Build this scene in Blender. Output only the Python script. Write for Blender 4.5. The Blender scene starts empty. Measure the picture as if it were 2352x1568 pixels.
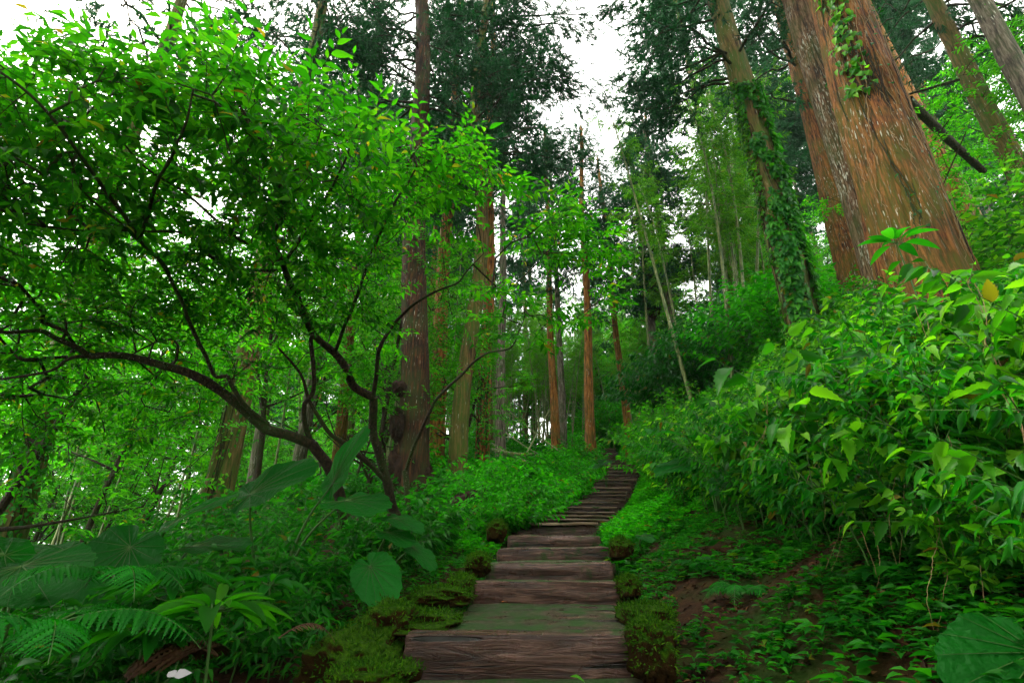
import bpy, math
import numpy as np
from math import radians, sin, cos, pi

SC = bpy.context.scene
# ------------------------------------------------------------------ camera
PITCH = radians(23.1); F = 1122.0; CX, CY = 1176.0, 784.0
cam_d = bpy.data.cameras.new("camera"); cam = bpy.data.objects.new("camera", cam_d)
SC.collection.objects.link(cam); SC.camera = cam
cam.location = (0, 0, 0); cam.rotation_euler = (pi/2 + PITCH, 0, 0)
cam_d.sensor_width = 36; cam_d.lens = 36*F/2352; cam_d.clip_start = .05; cam_d.clip_end = 3000
# ------------------------------------------------------------------ sky + sun (overcast, brighter from the open left side)
SUN_EL, SUN_AZ = radians(52), radians(-68)       # azimuth from +Y, negative = left
world = bpy.data.worlds.new("World"); SC.world = world; world.use_nodes = True
wt = world.node_tree; wt.nodes.clear()
wo = wt.nodes.new('ShaderNodeOutputWorld'); wb = wt.nodes.new('ShaderNodeBackground'); wb.inputs[1].default_value = .15
sky = wt.nodes.new('ShaderNodeTexSky'); sky.sky_type = 'NISHITA'; sky.sun_disc = False
sky.sun_elevation = SUN_EL; sky.sun_rotation = SUN_AZ; sky.dust_density = 6; sky.air_density = 1.2; sky.ozone_density = .6
wm = wt.nodes.new('ShaderNodeMix'); wm.data_type = 'RGBA'; wm.inputs[0].default_value = .8
wm.inputs[7].default_value = (7.8, 7.6, 7.0, 1)   # even cloud cover over the clear sky
wt.links.new(sky.outputs[0], wm.inputs[6]); wt.links.new(wm.outputs[2], wb.inputs[0]); wt.links.new(wb.outputs[0], wo.inputs[0])
sun_d = bpy.data.lights.new("sun", 'SUN'); sun_d.energy = 1.1; sun_d.angle = radians(14); sun_d.color = (1, .96, .88)
sun = bpy.data.objects.new("sun", sun_d); SC.collection.objects.link(sun)
sun.rotation_euler = (pi/2 - SUN_EL, 0, -SUN_AZ + pi)
SC.view_settings.view_transform = 'Standard'; SC.view_settings.look = 'None'
SC.view_settings.exposure = 2.45; SC.view_settings.gamma = 1
cy_ = SC.cycles
cy_.max_bounces = 9; cy_.diffuse_bounces = 8; cy_.glossy_bounces = 2; cy_.transmission_bounces = 8; cy_.volume_bounces = 1
cy_.transparent_max_bounces = 4; cy_.use_denoising = True; cy_.caustics_reflective = False; cy_.caustics_refractive = False
cy_.sample_clamp_indirect = 6

# ------------------------------------------------------------------ maths helpers
cp, sp = cos(PITCH), sin(PITCH)
def ray(px, py):
    x, y = (px-CX)/F, (CY-py)/F
    return np.array([x, cp - y*sp, sp + y*cp])
def at(px, py, t): return ray(px, py)*t
def atY(px, py, Y):
    r = ray(px, py); return r*(Y/r[1])
def nrm(a): return a/np.maximum(np.linalg.norm(a, axis=-1, keepdims=True), 1e-9)
def _h(i, j, k, s):
    n = (i*374761393 + j*668265263 + k*2147483647 + s*1274126177) & 0xffffffff
    n = ((n ^ (n >> 13))*1274126177) & 0xffffffff
    return ((n ^ (n >> 16)) & 0xffff)/65535.0
def noise(p, s=0):
    p = np.asarray(p, float); i = np.floor(p).astype(np.int64); f = p-i; f = f*f*(3-2*f)
    r = 0
    for a in (0, 1):
        for b in (0, 1):
            for c in (0, 1):
                w = (f[..., 0] if a else 1-f[..., 0])*(f[..., 1] if b else 1-f[..., 1])*(f[..., 2] if c else 1-f[..., 2])
                r = r + w*_h(i[..., 0]+a, i[..., 1]+b, i[..., 2]+c, s)
    return r*2-1
def fbm(p, s=0, o=3):
    p = np.asarray(p, float); return sum(noise(p*2**k, s+k)*.5**k for k in range(o))

# ------------------------------------------------------------------ mesh helpers
class MB:
    def __init__(s): s.v = []; s.f = []; s.n = 0
    def add(s, V, Fc):
        V = np.asarray(V, float).reshape(-1, 3); s.v.append(V); s.f.append(np.asarray(Fc, np.int64) + s.n); s.n += len(V)
    def build(s, name, mat, parent=None, smooth=True, link=True):
        me = bpy.data.meshes.new(name)
        V = np.concatenate(s.v); me.vertices.add(len(V)); me.vertices.foreach_set('co', V.astype(np.float32).ravel())
        idx = np.concatenate([f.ravel() for f in s.f]); sz = np.concatenate([np.full(len(f), f.shape[1]) for f in s.f])
        me.loops.add(len(idx)); me.loops.foreach_set('vertex_index', idx.astype(np.int32))
        me.polygons.add(len(sz)); st = np.concatenate([[0], np.cumsum(sz)[:-1]])
        me.polygons.foreach_set('loop_start', st.astype(np.int32))
        me.polygons.foreach_set('use_smooth', np.full(len(sz), smooth))
        me.update(calc_edges=True)
        me.materials.append(mat)
        o = bpy.data.objects.new(name, me); SC.collection.objects.link(o)
        if parent: o.parent = parent
        return o
def tag(o, label=None, cat=None, group=None, kind=None):
    for k, v in (('label', label), ('category', cat), ('group', group), ('kind', kind)):
        if v: o[k] = v
    return o
def thing(name, label, cat, loc=(0, 0, 0), group=None, rz=0):
    o = bpy.data.objects.new(name, None); SC.collection.objects.link(o); o.location = loc; o.rotation_euler = (0, 0, rz)
    o.empty_display_size = .1
    return tag(o, label, cat, group)
def dup(root, loc, rz=0, sc=1, label=None, group=None, tilt=(0, 0)):
    r = root.copy(); SC.collection.objects.link(r); r.location = loc; r.rotation_euler = (tilt[0], tilt[1], rz)
    r.scale = (sc, sc, sc) if np.isscalar(sc) else sc
    if label: r['label'] = label
    if group: r['group'] = group
    for ch in list(root.children):
        c = ch.copy(); SC.collection.objects.link(c); c.parent = r
        for g in ch.children:
            d = g.copy(); SC.collection.objects.link(d); d.parent = c
    return r

def catmull(P, n):
    P = np.asarray(P, float); m = len(P)
    Q = np.vstack([2*P[0]-P[1], P, 2*P[-1]-P[-2]])
    t = np.linspace(0, m-1-1e-6, n); i = t.astype(int); f = (t-i)[:, None]
    a, b, c, d = Q[i], Q[i+1], Q[i+2], Q[i+3]
    return .5*((2*b) + (c-a)*f + (2*a-5*b+4*c-d)*f*f + (3*b-a-3*c+d)*f**3)
def frames(P):
    T = nrm(np.gradient(P, axis=0)); ref = np.array([0., 1, 0]) if abs(T[0][1]) < .9 else np.array([1., 0, 0])
    N = np.zeros_like(P); N[0] = nrm(np.cross(T[0], ref))
    for i in range(1, len(P)):
        v = N[i-1] - T[i]*np.dot(N[i-1], T[i]); N[i] = v/max(np.linalg.norm(v), 1e-9)
    return T, N, np.cross(T, N)
def ring_faces(n, k, close=True):
    i = np.arange(n-1)[:, None]*k; j = np.arange(k)[None, :]; j2 = (j+1) % k
    return np.stack([i+j, i+j2, i+k+j2, i+k+j], -1).reshape(-1, 4)
def tube(mb, P, R, k=8, disp=None, cap=True):
    P = np.asarray(P, float); n = len(P); R = np.broadcast_to(np.asarray(R, float), (n,))
    T, N, B = frames(P); a = np.linspace(0, 2*pi, k, endpoint=False)
    rr = R[:, None]*np.ones(k)
    if disp is not None: rr = rr*disp(a, P, R)
    V = P[:, None] + rr[..., None]*(np.cos(a)[None, :, None]*N[:, None] + np.sin(a)[None, :, None]*B[:, None])
    mb.add(V.reshape(-1, 3), ring_faces(n, k))
    if cap:
        mb.add(np.vstack([V[-1], P[-1]+T[-1]*R[-1]*.3]), [[j, (j+1) % k, k] for j in range(k)])
def segs(mb, P0, P1, R0, R1, k=4):
    D = nrm(P1-P0); ref = np.where(np.abs(D[:, 2:3]) < .9, np.array([[0, 0, 1.]]), np.array([[1., 0, 0]]))
    N = nrm(np.cross(D, ref)); B = np.cross(D, N); a = np.linspace(0, 2*pi, k, endpoint=False)
    c, s = np.cos(a)[None, :, None], np.sin(a)[None, :, None]; o = c*N[:, None] + s*B[:, None]
    V = np.concatenate([P0[:, None]+o*R0[:, None, None], P1[:, None]+o*R1[:, None, None]], 1)
    j = np.arange(k); f = np.stack([j, (j+1) % k, (j+1) % k + k, j+k], -1)
    mb.add(V.reshape(-1, 3), (f[None] + (np.arange(len(P0))*2*k)[:, None, None]).reshape(-1, 4))

# ------------------------------------------------------------------ leaf templates (length 1 on +Y, width 1 on X)
def leaf_t(rows, fold=.18, droop=.25):
    """rows: (y, halfwidth). midrib + two sides, triangles/quads as triangles."""
    V = []; idx = []
    for (y, w) in rows:
        z = -droop*y*y
        if w == 0: idx.append((len(V),)*3); V.append((0, y, z))
        else:
            idx.append((len(V), len(V)+1, len(V)+2)); V += [(-w, y, z+fold*w), (0, y, z), (w, y, z+fold*w)]
    Fc = []
    for a, b in zip(idx[:-1], idx[1:]):
        for s in (0, 1):
            q = [a[s], a[s+1], b[s+1], b[s]]; u = list(dict.fromkeys(q))
            if len(u) == 4: Fc += [[u[0], u[1], u[2]], [u[0], u[2], u[3]]]
            elif len(u) == 3: Fc.append(u)
    return np.array(V, float), np.array(Fc)
LEAF_HI = leaf_t([(0, 0), (.12, .26), (.32, .5), (.58, .42), (.82, .17), (1, 0)], .25, .3)
LEAF_MD = leaf_t([(0, 0), (.35, .5), (.7, .32), (1, 0)], .25, .3)
LEAF_LO = (np.array([(0, 0, 0), (-.5, .42, .08), (.5, .42, .08), (0, 1, -.2)]), np.array([(0, 1, 3), (0, 3, 2)]))
LEAF_LANCE = leaf_t([(0, 0), (.2, .38), (.5, .5), (.8, .26), (1, 0)], .3, .45)
def serrated(n=7, fold=.2, droop=.35):
    rows = [(0, 0)]
    for i in range(1, n*2):
        y = i/(n*2); w = .52*math.sin(pi*min(1, y**.62))**.9*(1.12 if i % 2 else .9); rows.append((y - (.0 if i % 2 else .035), max(w, .02)))
    rows.append((1, 0)); return leaf_t(rows, fold, droop)
LEAF_SER = serrated(); LEAF_SR2 = serrated(4, .22, .45)
BLADE = (np.array([(-.5, 0, 0), (.5, 0, 0), (0, 1, -.15)]), np.array([(0, 1, 2)]))

def scatter(mb, tmpl, pos, d, up, L, W):
    """pos (N,3), d direction, up approx normal, L,W arrays"""
    if len(pos) == 0: return
    tv, tf = tmpl; Y = nrm(d); X = nrm(np.cross(Y, up)); Z = np.cross(X, Y)
    L = np.broadcast_to(L, (len(pos),))[:, None, None]; W = np.broadcast_to(W, (len(pos),))[:, None, None]
    V = pos[:, None] + tv[None, :, 0:1]*X[:, None]*W + tv[None, :, 1:2]*Y[:, None]*L + tv[None, :, 2:3]*Z[:, None]*L
    mb.add(V.reshape(-1, 3), (tf[None] + (np.arange(len(pos))*len(tv))[:, None, None]).reshape(-1, tf.shape[1]))
def rot(v, ax, a):
    c, s = np.cos(a)[..., None], np.sin(a)[..., None]
    return v*c + np.cross(ax, v)*s + ax*(ax*v).sum(-1, keepdims=True)*(1-c)
UP = np.array([0, 0, 1.])
def spray_leaves(rng, B, D, k, length, L, W, ang=1.0, jit=.25, droop=.25):
    """flat spray of alternate leaves along each twig B->B+D*length. returns pos, dir, up, L, W"""
    N = len(B); D = nrm(D); side = nrm(np.cross(D, UP) + 1e-4); nn = np.cross(side, D)
    tw = rng.normal(0, .35, N); nn = rot(nn, D, tw); side = np.cross(D, nn)
    t = (np.arange(k)+.7)/k; s = np.where(np.arange(k) % 2, 1., -1.)
    s[-1] = 0
    pos = B[:, None] + D[:, None]*(length*t)[None, :, None] if np.isscalar(length) else B[:, None] + D[:, None]*(length[:, None]*t)[..., None]
    a = ang*s[None]*(1 + rng.normal(0, jit, (N, k)))
    d = D[:, None]*np.cos(a)[..., None] + side[:, None]*np.sin(a)[..., None]
    d = d + rng.normal(0, .18, (N, k, 3)); d[..., 2] -= droop*rng.random((N, k))
    u = nn[:, None] + rng.normal(0, .33, (N, k, 3))
    sc = (1 + rng.normal(0, .18, (N, k)))*(.75 + .35*np.sin(pi*t))[None]
    return pos.reshape(-1, 3), d.reshape(-1, 3), u.reshape(-1, 3), (L*sc).ravel(), (W*sc).ravel()

# ------------------------------------------------------------------ materials
def mat_new(name):
    m = bpy.data.materials.new(name); m.use_nodes = True; nt = m.node_tree; nt.nodes.clear()
    o = nt.nodes.new('ShaderNodeOutputMaterial'); return m, nt, o
def ND(nt, typ, **kw):
    n = nt.nodes.new('ShaderNode'+typ)
    for k, v in kw.items():
        if k.startswith('i_'):
            key = k[2:]; key = int(key) if key.isdigit() else key.replace('_', ' ')
            if isinstance(v, bpy.types.NodeSocket): nt.links.new(v, n.inputs[key])
            else: n.inputs[key].default_value = v
        else: setattr(n, k, v)
    return n
def mixc(nt, fac, a, b, blend='MIX'):
    n = ND(nt, 'Mix', data_type='RGBA', blend_type=blend)
    for i, v in ((0, fac), (6, a), (7, b)):
        if isinstance(v, bpy.types.NodeSocket): nt.links.new(v, n.inputs[i])
        else: n.inputs[i].default_value = v if i == 0 else (*v, 1)
    return n.outputs[2]
def ramp(nt, sock, stops, interp='LINEAR'):
    n = nt.nodes.new('ShaderNodeValToRGB'); nt.links.new(sock, n.inputs[0]); cr = n.color_ramp; cr.interpolation = interp
    while len(cr.elements) < len(stops): cr.elements.new(.5)
    for e, (p, c) in zip(cr.elements, stops): e.position = p; e.color = (*c, 1) if hasattr(c, '__len__') else (c, c, c, 1)
    return n.outputs[0]
def leafmat(name, cols, trans=(2.0, 2.4, .6), rough=.5, tmix=.45, spec=.12, old=True, bump=0):
    m, nt, o = mat_new(name); g = ND(nt, 'NewGeometry'); oi = ND(nt, 'ObjectInfo')
    n = len(cols); c = ramp(nt, g.outputs['Random Per Island'], [(.98*i/(n-1), x) for i, x in enumerate(cols)] + ([(.990, (.13, .14, .01)), (1., (.09, .045, .01))] if old else []))
    tc = ND(nt, 'TexCoord'); ns = ND(nt, 'TexNoise', i_Scale=1.3, i_Detail=1.0, i_Vector=tc.outputs['Object'])
    v = ramp(nt, ns.outputs[0], [(.3, .72), (.7, 1.3)])
    c = mixc(nt, 1.0, c, v, 'MULTIPLY')
    hs = ND(nt, 'HueSaturation', i_Color=c); mp = ND(nt, 'MapRange', i_Value=oi.outputs['Random']); mp.inputs[3].default_value = .8; mp.inputs[4].default_value = 1.2
    nt.links.new(mp.outputs[0], hs.inputs['Value']); c = hs.outputs[0]
    p = ND(nt, 'BsdfPrincipled', i_Base_Color=c, i_Roughness=rough); p.inputs['Specular IOR Level'].default_value = spec
    if bump:
        nb = ND(nt, 'TexNoise', i_Scale=34.0, i_Detail=3.0, i_Vector=tc.outputs['Object']); bp_ = ND(nt, 'Bump', i_Strength=bump, i_Distance=.02, i_Height=nb.outputs[0]); nt.links.new(bp_.outputs[0], p.inputs['Normal'])
    tcx = mixc(nt, 1.0, c, trans, 'MULTIPLY'); t = ND(nt, 'BsdfTranslucent', i_Color=tcx)
    mx = ND(nt, 'MixShader', i_0=tmix, i_1=p.outputs[0], i_2=t.outputs[0]); nt.links.new(mx.outputs[0], o.inputs[0])
    return m
def barkmat(name, c0, c1, c2, moss=(.03, .07, .008), moss_amt=.5, lichen=.06, sc=6., zs=.12, bump=.5, rough=.85):
    m, nt, o = mat_new(name); tc = ND(nt, 'TexCoord'); oi = ND(nt, 'ObjectInfo')
    mp = ND(nt, 'Mapping', i_Vector=tc.outputs['Object']); mp.inputs['Scale'].default_value = (sc, sc, sc*zs)
    n1 = ND(nt, 'TexNoise', i_Scale=3.0, i_Detail=6.0, i_Roughness=.65, i_Distortion=.3, i_Vector=mp.outputs[0])
    n2 = ND(nt, 'TexNoise', i_Scale=.8, i_Detail=3.0, i_Vector=tc.outputs['Object'])
    n3 = ND(nt, 'TexNoise', i_Scale=1.7, i_Detail=4.0, i_Vector=tc.outputs['Object'])
    n4 = ND(nt, 'TexNoise', i_Scale=7.0, i_Detail=2.0, i_Vector=mp.outputs[0])
    c = ramp(nt, n1.outputs[0], [(.38, c0), (.5, c1), (.62, c2)])
    mm = mixc(nt, 1.0, ramp(nt, n3.outputs[0], [(.52-.2*moss_amt, 0.), (.72-.2*moss_amt, 1.)]), ramp(nt, n1.outputs[0], [(.35, 1.), (.62, .25)]), 'MULTIPLY')
    c = mixc(nt, mm, c, moss)
    lm = ramp(nt, n4.outputs[0], [(.70-lichen, 0.), (.74-lichen, 1.)])
    l2 = ramp(nt, n2.outputs[0], [(.45, 0.), (.6, 1.)]); lf = mixc(nt, 1.0, lm, l2, 'MULTIPLY')
    c = mixc(nt, lf, c, (.42, .43, .34))
    p = ND(nt, 'BsdfPrincipled', i_Base_Color=c, i_Roughness=rough); p.inputs['Specular IOR Level'].default_value = .25
    b = ND(nt, 'Bump', i_Strength=bump, i_Distance=.07, i_Height=n1.outputs[0]); nt.links.new(b.outputs[0], p.inputs['Normal'])
    nt.links.new(p.outputs[0], o.inputs[0]); return m
def simplemat(name, cols, scale=4., rough=.8, bump=.3, stretch=(1, 1, 1), spec=.3, dist=.02):
    m, nt, o = mat_new(name); tc = ND(nt, 'TexCoord'); mp = ND(nt, 'Mapping', i_Vector=tc.outputs['Object']); mp.inputs['Scale'].default_value = stretch
    n1 = ND(nt, 'TexNoise', i_Scale=scale, i_Detail=6.0, i_Roughness=.6, i_Vector=mp.outputs[0]); n = len(cols)
    c = ramp(nt, n1.outputs[0], [(.3+.4*i/(n-1), x) for i, x in enumerate(cols)])
    p = ND(nt, 'BsdfPrincipled', i_Base_Color=c, i_Roughness=rough); p.inputs['Specular IOR Level'].default_value = spec
    b = ND(nt, 'Bump', i_Strength=bump, i_Distance=dist, i_Height=n1.outputs[0]); nt.links.new(b.outputs[0], p.inputs['Normal'])
    nt.links.new(p.outputs[0], o.inputs[0]); return m

M = {}
M['canopy'] = leafmat('canopy leaf', [(.005, .048, .002), (.009, .078, .003), (.018, .112, .004), (.040, .15, .005)], rough=.5, tmix=.62, trans=(2.8, 3.2, .8))
M['under'] = leafmat('understory leaf', [(.012, .10, .005), (.028, .17, .006), (.065, .25, .010)], tmix=.55)
M['bank'] = leafmat('bank leaf', [(.006, .055, .003), (.014, .11, .004), (.035, .18, .006), (.07, .24, .008), (.13, .32, .012)], rough=.38, tmix=.42)
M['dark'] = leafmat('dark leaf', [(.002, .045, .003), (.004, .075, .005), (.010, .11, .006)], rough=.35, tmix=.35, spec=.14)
M['herb'] = leafmat('herb leaf', [(.003, .065, .004), (.008, .11, .005), (.026, .18, .007)], rough=.45, tmix=.4)
M['mound'] = leafmat('mound leaf', [(.008, .12, .003), (.018, .22, .004), (.055, .34, .008)], rough=.5, tmix=.45)
M['cedar'] = leafmat('cedar needles', [(.004, .034, .013), (.008, .056, .019), (.014, .088, .024)], trans=(1.4, 1.7, 1.1), rough=.6, tmix=.35, spec=.2, old=False)
M['bamboo_leaf'] = leafmat('bamboo leaf', [(.02, .09, .008), (.045, .16, .012), (.09, .22, .02)], tmix=.5)
M['taro'] = leafmat('taro leaf', [(.003, .075, .006), (.006, .105, .008)], rough=.38, tmix=.45, spec=.10, old=False, bump=.6)
M['fern'] = leafmat('fern', [(.003, .085, .005), (.010, .15, .007)], tmix=.4, old=False)
M['ivy'] = leafmat('ivy leaf', [(.008, .09, .012), (.02, .14, .014), (.05, .24, .012)], rough=.35, tmix=.35)
M['cedar_bark'] = barkmat('cedar bark', (.012, .004, .001), (.11, .034, .005), (.25, .095, .022), moss=(.080, .080, .004), moss_amt=.65, lichen=.06, bump=1.0, sc=9., zs=.09)
M['lichen_bark'] = barkmat('lichen bark', (.014, .008, .004), (.075, .038, .014), (.17, .11, .06), moss=(.05, .065, .01), moss_amt=.5, lichen=.13, bump=1.0, sc=9., zs=.12)
M['dark_bark'] = barkmat('dark bark', (.006, .003, .001), (.026, .010, .003), (.085, .030, .008), moss=(.03, .05, .006), moss_amt=.35, lichen=.03, bump=1.0, sc=9., zs=.09)
M['orange_bark'] = barkmat('orange bark', (.05, .018, .004), (.20, .075, .012), (.32, .14, .03), moss=(.08, .08, .01), moss_amt=.3, lichen=.03)
M['grey_bark'] = barkmat('grey bark', (.03, .025, .02), (.10, .08, .06), (.19, .16, .12), moss=(.035, .07, .01), moss_amt=.35, lichen=.06)
M['mossy_bark'] = barkmat('mossy bark', (.02, .012, .005), (.09, .055, .015), (.15, .10, .03), moss=(.05, .10, .008), moss_amt=.75, lichen=.03)
M['branch'] = barkmat('branch bark', (.006, .003, .001), (.018, .010, .004), (.04, .024, .010), moss=(.018, .05, .002), moss_amt=.42, lichen=.02, sc=14, zs=.6, bump=.6)
M['limb'] = barkmat('cedar limb bark', (.010, .008, .006), (.026, .020, .012), (.05, .04, .02), moss=(.02, .045, .008), moss_amt=.4, lichen=.0, sc=10, zs=.7)
M['culm'] = barkmat('bamboo culm', (.05, .07, .02), (.13, .16, .045), (.22, .24, .09), moss=(.03, .07, .02), moss_amt=.5, lichen=.08, sc=8, zs=.2, bump=.05, rough=.5)
M['stem'] = simplemat('green stem', [(.02, .07, .01), (.05, .12, .015)], 8, .6, .1)
M['dry'] = simplemat('dry stem', [(.12, .07, .03), (.26, .17, .08)], 12, .8, .2)
M['deadfrond'] = simplemat('dead frond', [(.04, .014, .006), (.11, .045, .018)], 15, .7, .2)
M['vine'] = simplemat('pale root', [(.13, .08, .03), (.28, .19, .09)], 10, .8, .2)
M['fibre'] = simplemat('root fibre', [(.006, .003, .002), (.022, .010, .005), (.042, .020, .009)], 14, .95, 1.0, (1, 1, .4), dist=.05)
M['petal'] = simplemat('petal', [(.36, .32, .36), (.5, .46, .5)], 3, .5, .05)
M['orange'] = simplemat('orange leaf', [(.25, .06, .01), (.42, .13, .02)], 6, .6, .1)

def soilmat():
    m, nt, o = mat_new('soil'); tc = ND(nt, 'TexCoord'); g = ND(nt, 'NewGeometry')
    n1 = ND(nt, 'TexNoise', i_Scale=9.0, i_Detail=8.0, i_Roughness=.7, i_Vector=tc.outputs['Object'])
    n2 = ND(nt, 'TexNoise', i_Scale=1.1, i_Detail=4.0, i_Vector=tc.outputs['Object'])
    n3 = ND(nt, 'TexVoronoi', i_Scale=26.0, i_Vector=tc.outputs['Object'])
    c = ramp(nt, n1.outputs[0], [(.3, (.004, .0015, .0005)), (.5, (.020, .007, .002)), (.7, (.055, .020, .005))])
    li = ramp(nt, n3.outputs['Color'], [(.55, 0.), (.8, 1.)]); c = mixc(nt, li, c, (.035, .014, .006))
    mo = ramp(nt, n2.outputs[0], [(.52, 0.), (.68, 1.)]); c = mixc(nt, mo, c, (.010, .036, .001))
    p = ND(nt, 'BsdfPrincipled', i_Base_Color=c, i_Roughness=.8); p.inputs['Specular IOR Level'].default_value = .12
    b = ND(nt, 'Bump', i_Strength=.9, i_Distance=.03, i_Height=n1.outputs[0]); nt.links.new(b.outputs[0], p.inputs['Normal'])
    nt.links.new(p.outputs[0], o.inputs[0]); return m
M['soil'] = soilmat()
def mossmat():
    m, nt, o = mat_new('moss'); tc = ND(nt, 'TexCoord')
    n1 = ND(nt, 'TexNoise', i_Scale=40.0, i_Detail=6.0, i_Roughness=.75, i_Vector=tc.outputs['Object'])
    n2 = ND(nt, 'TexNoise', i_Scale=5.0, i_Detail=4.0, i_Vector=tc.outputs['Object'])
    g = ND(nt, 'NewGeometry'); sx = ND(nt, 'SeparateXYZ', i_0=g.outputs['Normal'])
    c = ramp(nt, n1.outputs[0], [(.3, (.008, .026, .0005)), (.5, (.026, .075, .001)), (.7, (.065, .15, .002))])
    a = ND(nt, 'Math', operation='ADD', i_0=sx.outputs[2], i_1=n2.outputs[0])
    f = ramp(nt, a.outputs[0], [(.75, 1.), (1.25, 0.)]); c = mixc(nt, f, c, (.030, .014, .002))
    p = ND(nt, 'BsdfPrincipled', i_Base_Color=c, i_Roughness=.95); p.inputs['Specular IOR Level'].default_value = .1; 
    b = ND(nt, 'Bump', i_Strength=1.0, i_Distance=.03, i_Height=n1.outputs[0]); nt.links.new(b.outputs[0], p.inputs['Normal'])
    nt.links.new(p.outputs[0], o.inputs[0]); return m
M['moss'] = mossmat()
def woodmat(worn=False, tread=False):
    m, nt, o = mat_new('worn timber' if worn else 'mossy timber' if tread else 'wet timber'); tc = ND(nt, 'TexCoord'); oi = ND(nt, 'ObjectInfo')
    ad = ND(nt, 'VectorMath', operation='ADD', i_0=tc.outputs['Object']); mu = ND(nt, 'Math', operation='MULTIPLY', i_0=oi.outputs['Random'], i_1=37.0)
    cb = ND(nt, 'CombineXYZ', i_0=mu.outputs[0], i_1=mu.outputs[0], i_2=mu.outputs[0]); nt.links.new(cb.outputs[0], ad.inputs[1])
    mp = ND(nt, 'Mapping', i_Vector=ad.outputs[0]); mp.inputs['Scale'].default_value = (1.6, 14, 14)
    n1 = ND(nt, 'TexNoise', i_Scale=2.0, i_Detail=8.0, i_Roughness=.7, i_Distortion=.8, i_Vector=mp.outputs[0])
    mp2 = ND(nt, 'Mapping', i_Vector=ad.outputs[0]); mp2.inputs['Scale'].default_value = (1.0, 17, 17)
    n2 = ND(nt, 'TexNoise', i_Scale=1.6, i_Detail=3.0, i_Distortion=1.2, i_Vector=mp2.outputs[0])
    n3 = ND(nt, 'TexNoise', i_Scale=4.5, i_Detail=6.0, i_Roughness=.65, i_Vector=ad.outputs[0])
    c = ramp(nt, n1.outputs[0], [(.3, (.008, .003, .002)), (.5, (.062, .025, .016)), (.66, (.20, .10, .075))])
    if tread: c = mixc(nt, .5, c, (.016, .011, .006))
    if worn: c = mixc(nt, .75, c, (.20, .13, .08))
    hv = ND(nt, 'HueSaturation', i_Color=c); mr = ND(nt, 'MapRange', i_Value=oi.outputs['Random']); mr.inputs[3].default_value = .6; mr.inputs[4].default_value = 1.35; nt.links.new(mr.outputs[0], hv.inputs['Value']); c = hv.outputs[0]
    cr = ramp(nt, n2.outputs[0], [(.34, 0.), (.40, 1.)]); c = mixc(nt, cr, (.006, .004, .003), c)
    g = ND(nt, 'NewGeometry'); sx = ND(nt, 'SeparateXYZ', i_0=g.outputs['Normal'])
    ab = ND(nt, 'Math', operation='MULTIPLY', i_0=sx.outputs[2], i_1=.09); a2 = ND(nt, 'Math', operation='ADD', i_0=n3.outputs[0], i_1=ab.outputs[0])
    mo = ramp(nt, a2.outputs[0], [(.48, 0.), (.64, 1.)] if tread else [(.57, 0.), (.68, 1.)]); c = mixc(nt, mo, c, (.014, .050, .002))
    rg = ramp(nt, n3.outputs[0], [(.3, .18), (.65, .5)])
    rm = mixc(nt, mo, rg, (.95, .95, .95))
    p = ND(nt, 'BsdfPrincipled', i_Base_Color=c); nt.links.new(rm, p.inputs['Roughness']); p.inputs['Specular IOR Level'].default_value = .4
    h = ND(nt, 'Math', operation='MULTIPLY', i_0=n1.outputs[0]); nt.links.new(cr, h.inputs[1])
    b = ND(nt, 'Bump', i_Strength=.9, i_Distance=.018, i_Height=h.outputs[0]); nt.links.new(b.outputs[0], p.inputs['Normal'])
    nt.links.new(p.outputs[0], o.inputs[0]); return m
M['wood'] = woodmat(); M['worn_wood'] = woodmat(True); M['tread_wood'] = woodmat(tread=True)

# ------------------------------------------------------------------ the steps (read off the photo: y of the top edge, left and right end, depth)
STEPS = [(1453, 927, 1453, 2.35), (1337, 1088, 1420, 3.7), (1290, 1117, 1411, 4.3), (1256, 1144, 1393, 5.1), (1228, 1168, 1380, 6.1), (1207, 1169, 1371, 6.9), (1199, 1222, 1396, 7.6), (1189, 1246, 1405, 8.3), (1179, 1276, 1411, 9.0), (1169, 1305, 1415, 9.7), (1157, 1311, 1421, 10.5), (1151, 1330, 1435, 11.2), (1140, 1340, 1437, 12.1), (1132, 1352, 1439, 12.8), (1122, 1362, 1448, 13.6), (1113, 1366, 1450, 14.4), (1104, 1368, 1455, 15.3), (1093, 1386, 1462, 16.2), (1084, 1396, 1464, 17.1), (1076, 1400, 1462, 18.0), (1069, 1400, 1459, 19.0), (1061, 1392, 1416, 20.5), (1056, 1390, 1415, 21.8), (1051, 1388, 1416, 23), (1046, 1386, 1414, 24.2), (1041, 1383, 1410, 25.5), (1036, 1381, 1406, 27), (1031, 1382, 1405, 28.5), (1027, 1388, 1405, 30)]
st = []
for (y, a, b, t) in STEPS:
    L, R_ = at(a, y, t), at(b, y, t); w = max(R_[0]-L[0], .95); c = (L[0]+R_[0])/2
    st.append([c, L[1], L[2], w])
for k in range(4):   # the steps under the camera
    c0 = st[0]; st.insert(0, [c0[0]-.02, c0[1]-(.62 if k else .95), c0[2]-.165, 1.15])
st = np.array(st)
PY = np.concatenate([[-60, -2], st[:, 1], [40, 60, 120, 400]]); PX = np.concatenate([[0, 0], st[:, 0], [st[-1, 0]+1.2, st[-1, 0]+5, 15, 20]])
zt = st[:, 2]; zt = np.concatenate([[zt[0]-.16], zt[:-1]]) + .10; PZ = np.concatenate([[-8, zt[0]-.25], zt, [6.2, 6.6, 6.0, 4.0]])
RB = (np.array([0, .55, .9, 1.4, 2.0, 3.0, 4.2, 5.5, 8, 14, 25, 60, 300]), np.array([0, .0, .10, .32, .66, 1.25, 2.0, 2.75, 4.1, 6.6, 10., 16, 18]))
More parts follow.
